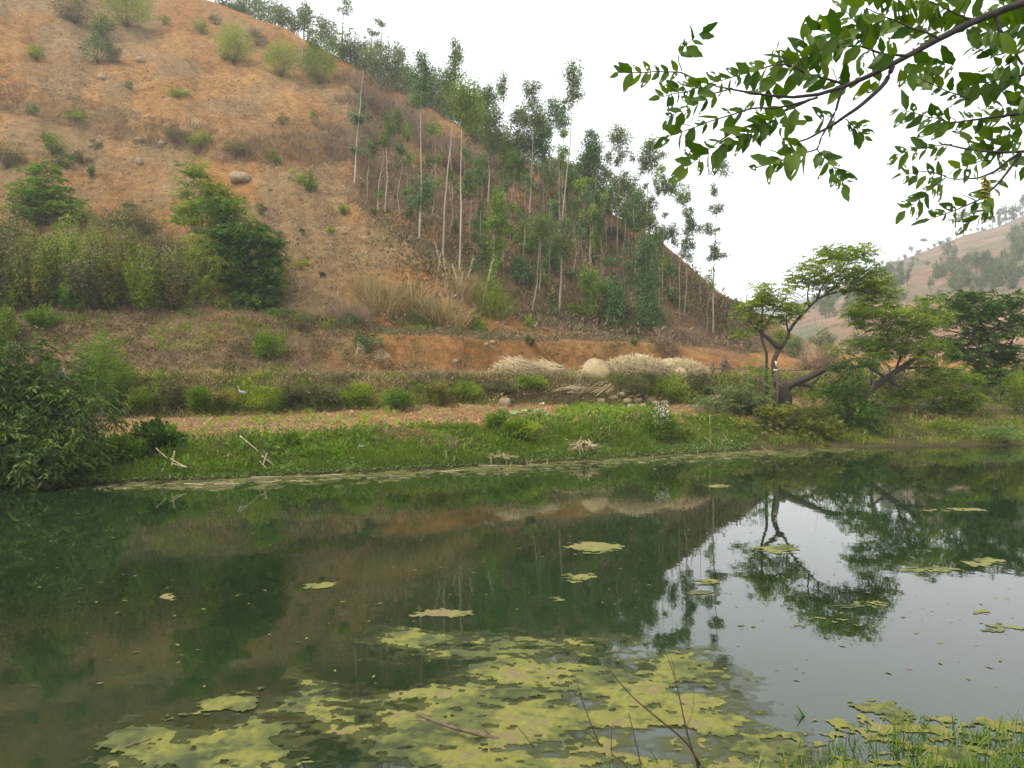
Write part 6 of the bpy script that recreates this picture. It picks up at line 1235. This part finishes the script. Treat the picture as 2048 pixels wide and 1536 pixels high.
for k, (x, y, rx, ry, lb, tn) in enumerate(small):
    a = np.linspace(0, 2 * np.pi, 14, endpoint=False); mat_sheet('algae_raft', lb, [[(x + math.cos(q) * rx * 1.15, y + math.sin(q) * ry * 1.2) for q in a]], .02 if y > 1150 else .035, 50 + k, .5 if y > 1150 else .9, .01, .68, .3 * ry / 10, tn)
# scum along the far waterline and stray flecks
sc_ = [(180, 962), (300, 960), (450, 952), (600, 946), (800, 938), (1000, 928), (1200, 915), (1400, 903), (1650, 893), (1740, 894), (1700, 902), (1560, 910), (1400, 918), (1200, 930), (1000, 945), (800, 956), (600, 968), (420, 980), (250, 978)]
mat_sheet('shoreline_scum', 'tan scum film drifting along the far waterline', [sc_], .03, 91, .45, .004, .52, 1.1, .15, 'stuff', an=(1.2, 1.6), fmat='algae_film')
rz = np.random.default_rng(606)
n = 420; xx = rz.uniform(60, 2040, n); yy = 960 + (rz.uniform(size=n) ** 1.6) * 420; d = 3 * F / (yy - HY); c = np.stack([(xx - CX) / F * d, d, np.full(n, .006)], 1); mb = MB()
k = (c[:, 1] < 22) ; c = c[k]; n = len(c); a = rz.uniform(0, 2 * np.pi, n); s = rz.uniform(.015, .05, n)
u = np.stack([np.cos(a), np.sin(a), 0 * a], 1) * s[:, None]; v = np.stack([-np.sin(a), np.cos(a), 0 * a], 1) * (s * .4)[:, None]
mb.add(np.stack([c - u, c - v + [0, 0, .004], c + u, c + v], 1).reshape(-1, 3), [np.arange(n * 4).reshape(-1, 4)], np.repeat(rz.uniform(.5, 1, n), 4)); tag(mb.build('floating_flecks', M['algae']), 'scattered leaf flecks floating on the pond', 'flecks', kind='stuff')
mb = MB(); V, t_ = [], []
for x, y in zip(rz.uniform(180, 1560, 260), rz.normal(0, 7, 260)):
    yw_ = float(np.interp(x, xs, yw)) + 8 + y; d = 3 * F / (max(yw_, 800) - HY); A = np.array([(x - CX) / F * d, d, .015]); an = rz.normal(0, .3); L = rz.uniform(.08, .4); V.append((A, A + np.array([math.cos(an) * L, math.sin(an) * L, 0])))
sticks(mb, np.array([a for a, b in V]), np.array([b for a, b in V]), .005, rz.uniform(.3, 1, len(V))); tag(mb.build('floating_straw', M['straw']), 'bits of pale straw afloat along the far waterline', 'straw', kind='stuff')

# ------------------------------------------------------------------ near bank: grass, twigs and the fallen branch
def tuft(X, Y, n, hmin, hmax, wd, mb, r, spread=.12):
    a = r.uniform(0, 2 * np.pi, n); q = np.abs(r.normal(0, spread, n)); P = np.stack([X + np.cos(a) * q, Y + np.sin(a) * q, np.zeros(n)], 1); P[:, 2] = np.maximum(nearz(P[:, 0], P[:, 1]), -.05)
    blades(mb, P, r.uniform(hmin, hmax, n), wd * r.uniform(.7, 1.3, n), r, np.clip(r.normal(.45, .22, n), 0, 1), .55)
M['neargrass'] = leaf_mat('near_grass', [(0.0, (0.03, 0.065, 0.014)), (0.5, (0.06, 0.125, 0.022)), (0.85, (0.11, 0.19, 0.04)), (1.0, (0.26, 0.22, 0.10))], 0.35, .45, .5)
rn = np.random.default_rng(808); mb = MB()
for _ in range(680):
    x = rn.uniform(1040, 2250) if rn.uniform() < .6 else rn.uniform(1780, 2250); top = np.interp(x, [1040, 1380, 1500, 1650, 1800, 1900, 2048, 2250], [1545, 1520, 1535, 1485, 1440, 1452, 1440, 1440]); y = rn.uniform(top + 8, 1640); d = 3 * F / (y - HY)
    if x < 1560 and rn.uniform() < .62: continue
    tuft((x - CX) / F * d, d, int(rn.integers(3, 9)), .07, .24, .010, mb, rn, .09)
for _ in range(900):
    X = rn.uniform(-3, 5.5); Y = rn.uniform(1.0, 5.3); tuft(X, Y, 7, .08, .24, .009, mb, rn)
tag(mb.build('near_bank_grass', M['neargrass']), 'green grass growing out of the water on the near bank', 'grass', kind='stuff')
def near_stem(name, label, pts, d, r0, r1, mat='twig', cat='twig', group=None, side=()):
    mat = 'stem' if mat == 'twig' else mat
    B = P3(pts[0][0], pts[0][1], d); mb = MB(); r0, r1 = r0 * 1.35, r1 * 1.35; px_tube(mb, pts, d, r0, r1, 6, 18, .003); 
    for sp in side: px_tube(mb, sp, d, r1 * 1.1, r1 * .5, 5, 8, .002)
    mb.V = [v - B for v in mb.V]; o = mb.build(name, M[mat], smooth=True); o.location = B; tag(o, label, cat, group); return o
near_stem('bare_twig', 'longest bare twig slanting up from the near bank', [(1400, 1530), (1375, 1485), (1320, 1440), (1265, 1395), (1230, 1355), (1212, 1330)], 5.5, .006, .002, side=[[(1310, 1432), (1300, 1425), (1306, 1400)]])
near_stem('bare_twig', 'upright forked bare twig with a curved side shoot', [(1398, 1540), (1375, 1470), (1358, 1390), (1345, 1340), (1330, 1300)], 5.5, .006, .0015, side=[[(1372, 1458), (1388, 1420), (1387, 1355)], [(1358, 1392), (1348, 1380), (1338, 1370)], [(1350, 1350), (1346, 1325), (1336, 1295), (1318, 1250)]])
near_stem('bare_twig', 'thin bent twig left of the slanting one', [(1200, 1490), (1178, 1440), (1160, 1390), (1150, 1346)], 5.8, .004, .0015, side=[[(1165, 1415), (1172, 1405), (1168, 1398)]]); near_stem('bare_twig', 'short straight twig between the bent and slanting twigs', [(1282, 1530), (1270, 1480), (1258, 1425)], 5.6, .004, .002); near_stem('bare_twig', 'short upright twig at the open water pool', [(1225, 1515), (1222, 1480), (1226, 1445)], 5.7, .003, .0015)
near_stem('bare_twig', 'low twig leaning over the algae', [(1205, 1495), (1180, 1470), (1155, 1450)], 5.9, .003, .0015); near_stem('bare_twig', 'fine twig beside the fallen branch', [(1068, 1497), (1050, 1470), (1030, 1448)], 6.1, .003, .0015); near_stem('bare_twig', 'fine twig crossing the pool edge', [(1255, 1535), (1240, 1520), (1225, 1510)], 5.7, .004, .002)
d = 6.15
near_stem('fallen_branch', 'grey fallen branch lying half sunk in the algae mat', [(1075, 1506), (1030, 1488), (985, 1474), (930, 1462), (880, 1448), (830, 1428)], 6.25, .020, .006, 'oldpost', 'branch', side=[[(880, 1448), (860, 1442), (820, 1440)], [(985, 1474), (965, 1455), (955, 1440)]])
near_stem('fallen_branch', 'dead branch sunk at the left algae mat', [(140, 1530), (200, 1510), (260, 1490), (300, 1478)], 6.1, .010, .005, 'oldpost', 'branch') 
near_stem('water_reed_leaf', 'single reed blade sticking out of open water', [(1607, 1432), (1603, 1424), (1594, 1410)], 6.7, .010, .002, 'neargrass', 'reed'); near_stem('water_reed_leaf', 'curled dark reed blade off the near bank', [(1768, 1428), (1766, 1418), (1771, 1410)], 6.8, .006, .002, 'neargrass', 'reed')
# ------------------------------------------------------------------ haze: closed box of pale air round the whole place
def haze_box():
    mb = MB(); x0, x1, y0, y1, z0, z1 = -330, 1400, -40, 1150, -4, 330
    c = [(x, y, z) for x in (x0, x1) for y in (y0, y1) for z in (z0, z1)]
    mb.add(c, [np.array([[0, 1, 3, 2], [4, 6, 7, 5], [0, 4, 5, 1], [2, 3, 7, 6], [0, 2, 6, 4], [1, 5, 7, 3]])])
    m = bpy.data.materials.new('haze_air'); m.use_nodes = True; n = m.node_tree; n.nodes.clear()
    o = n.nodes.new('ShaderNodeOutputMaterial'); v = n.nodes.new('ShaderNodeVolumePrincipled')
    v.inputs['Color'].default_value = (0.90, 0.94, 1.0, 1); v.inputs['Density'].default_value = HAZE; v.inputs['Anisotropy'].default_value = 0.2
    n.links.new(v.outputs[0], o.inputs['Volume'])
    h = mb.build('haze', m); tag(h, 'pale smoky haze filling the valley', 'haze', kind='stuff')
    h.display_type = 'WIRE'
HAZE = 0.0005
haze_box()
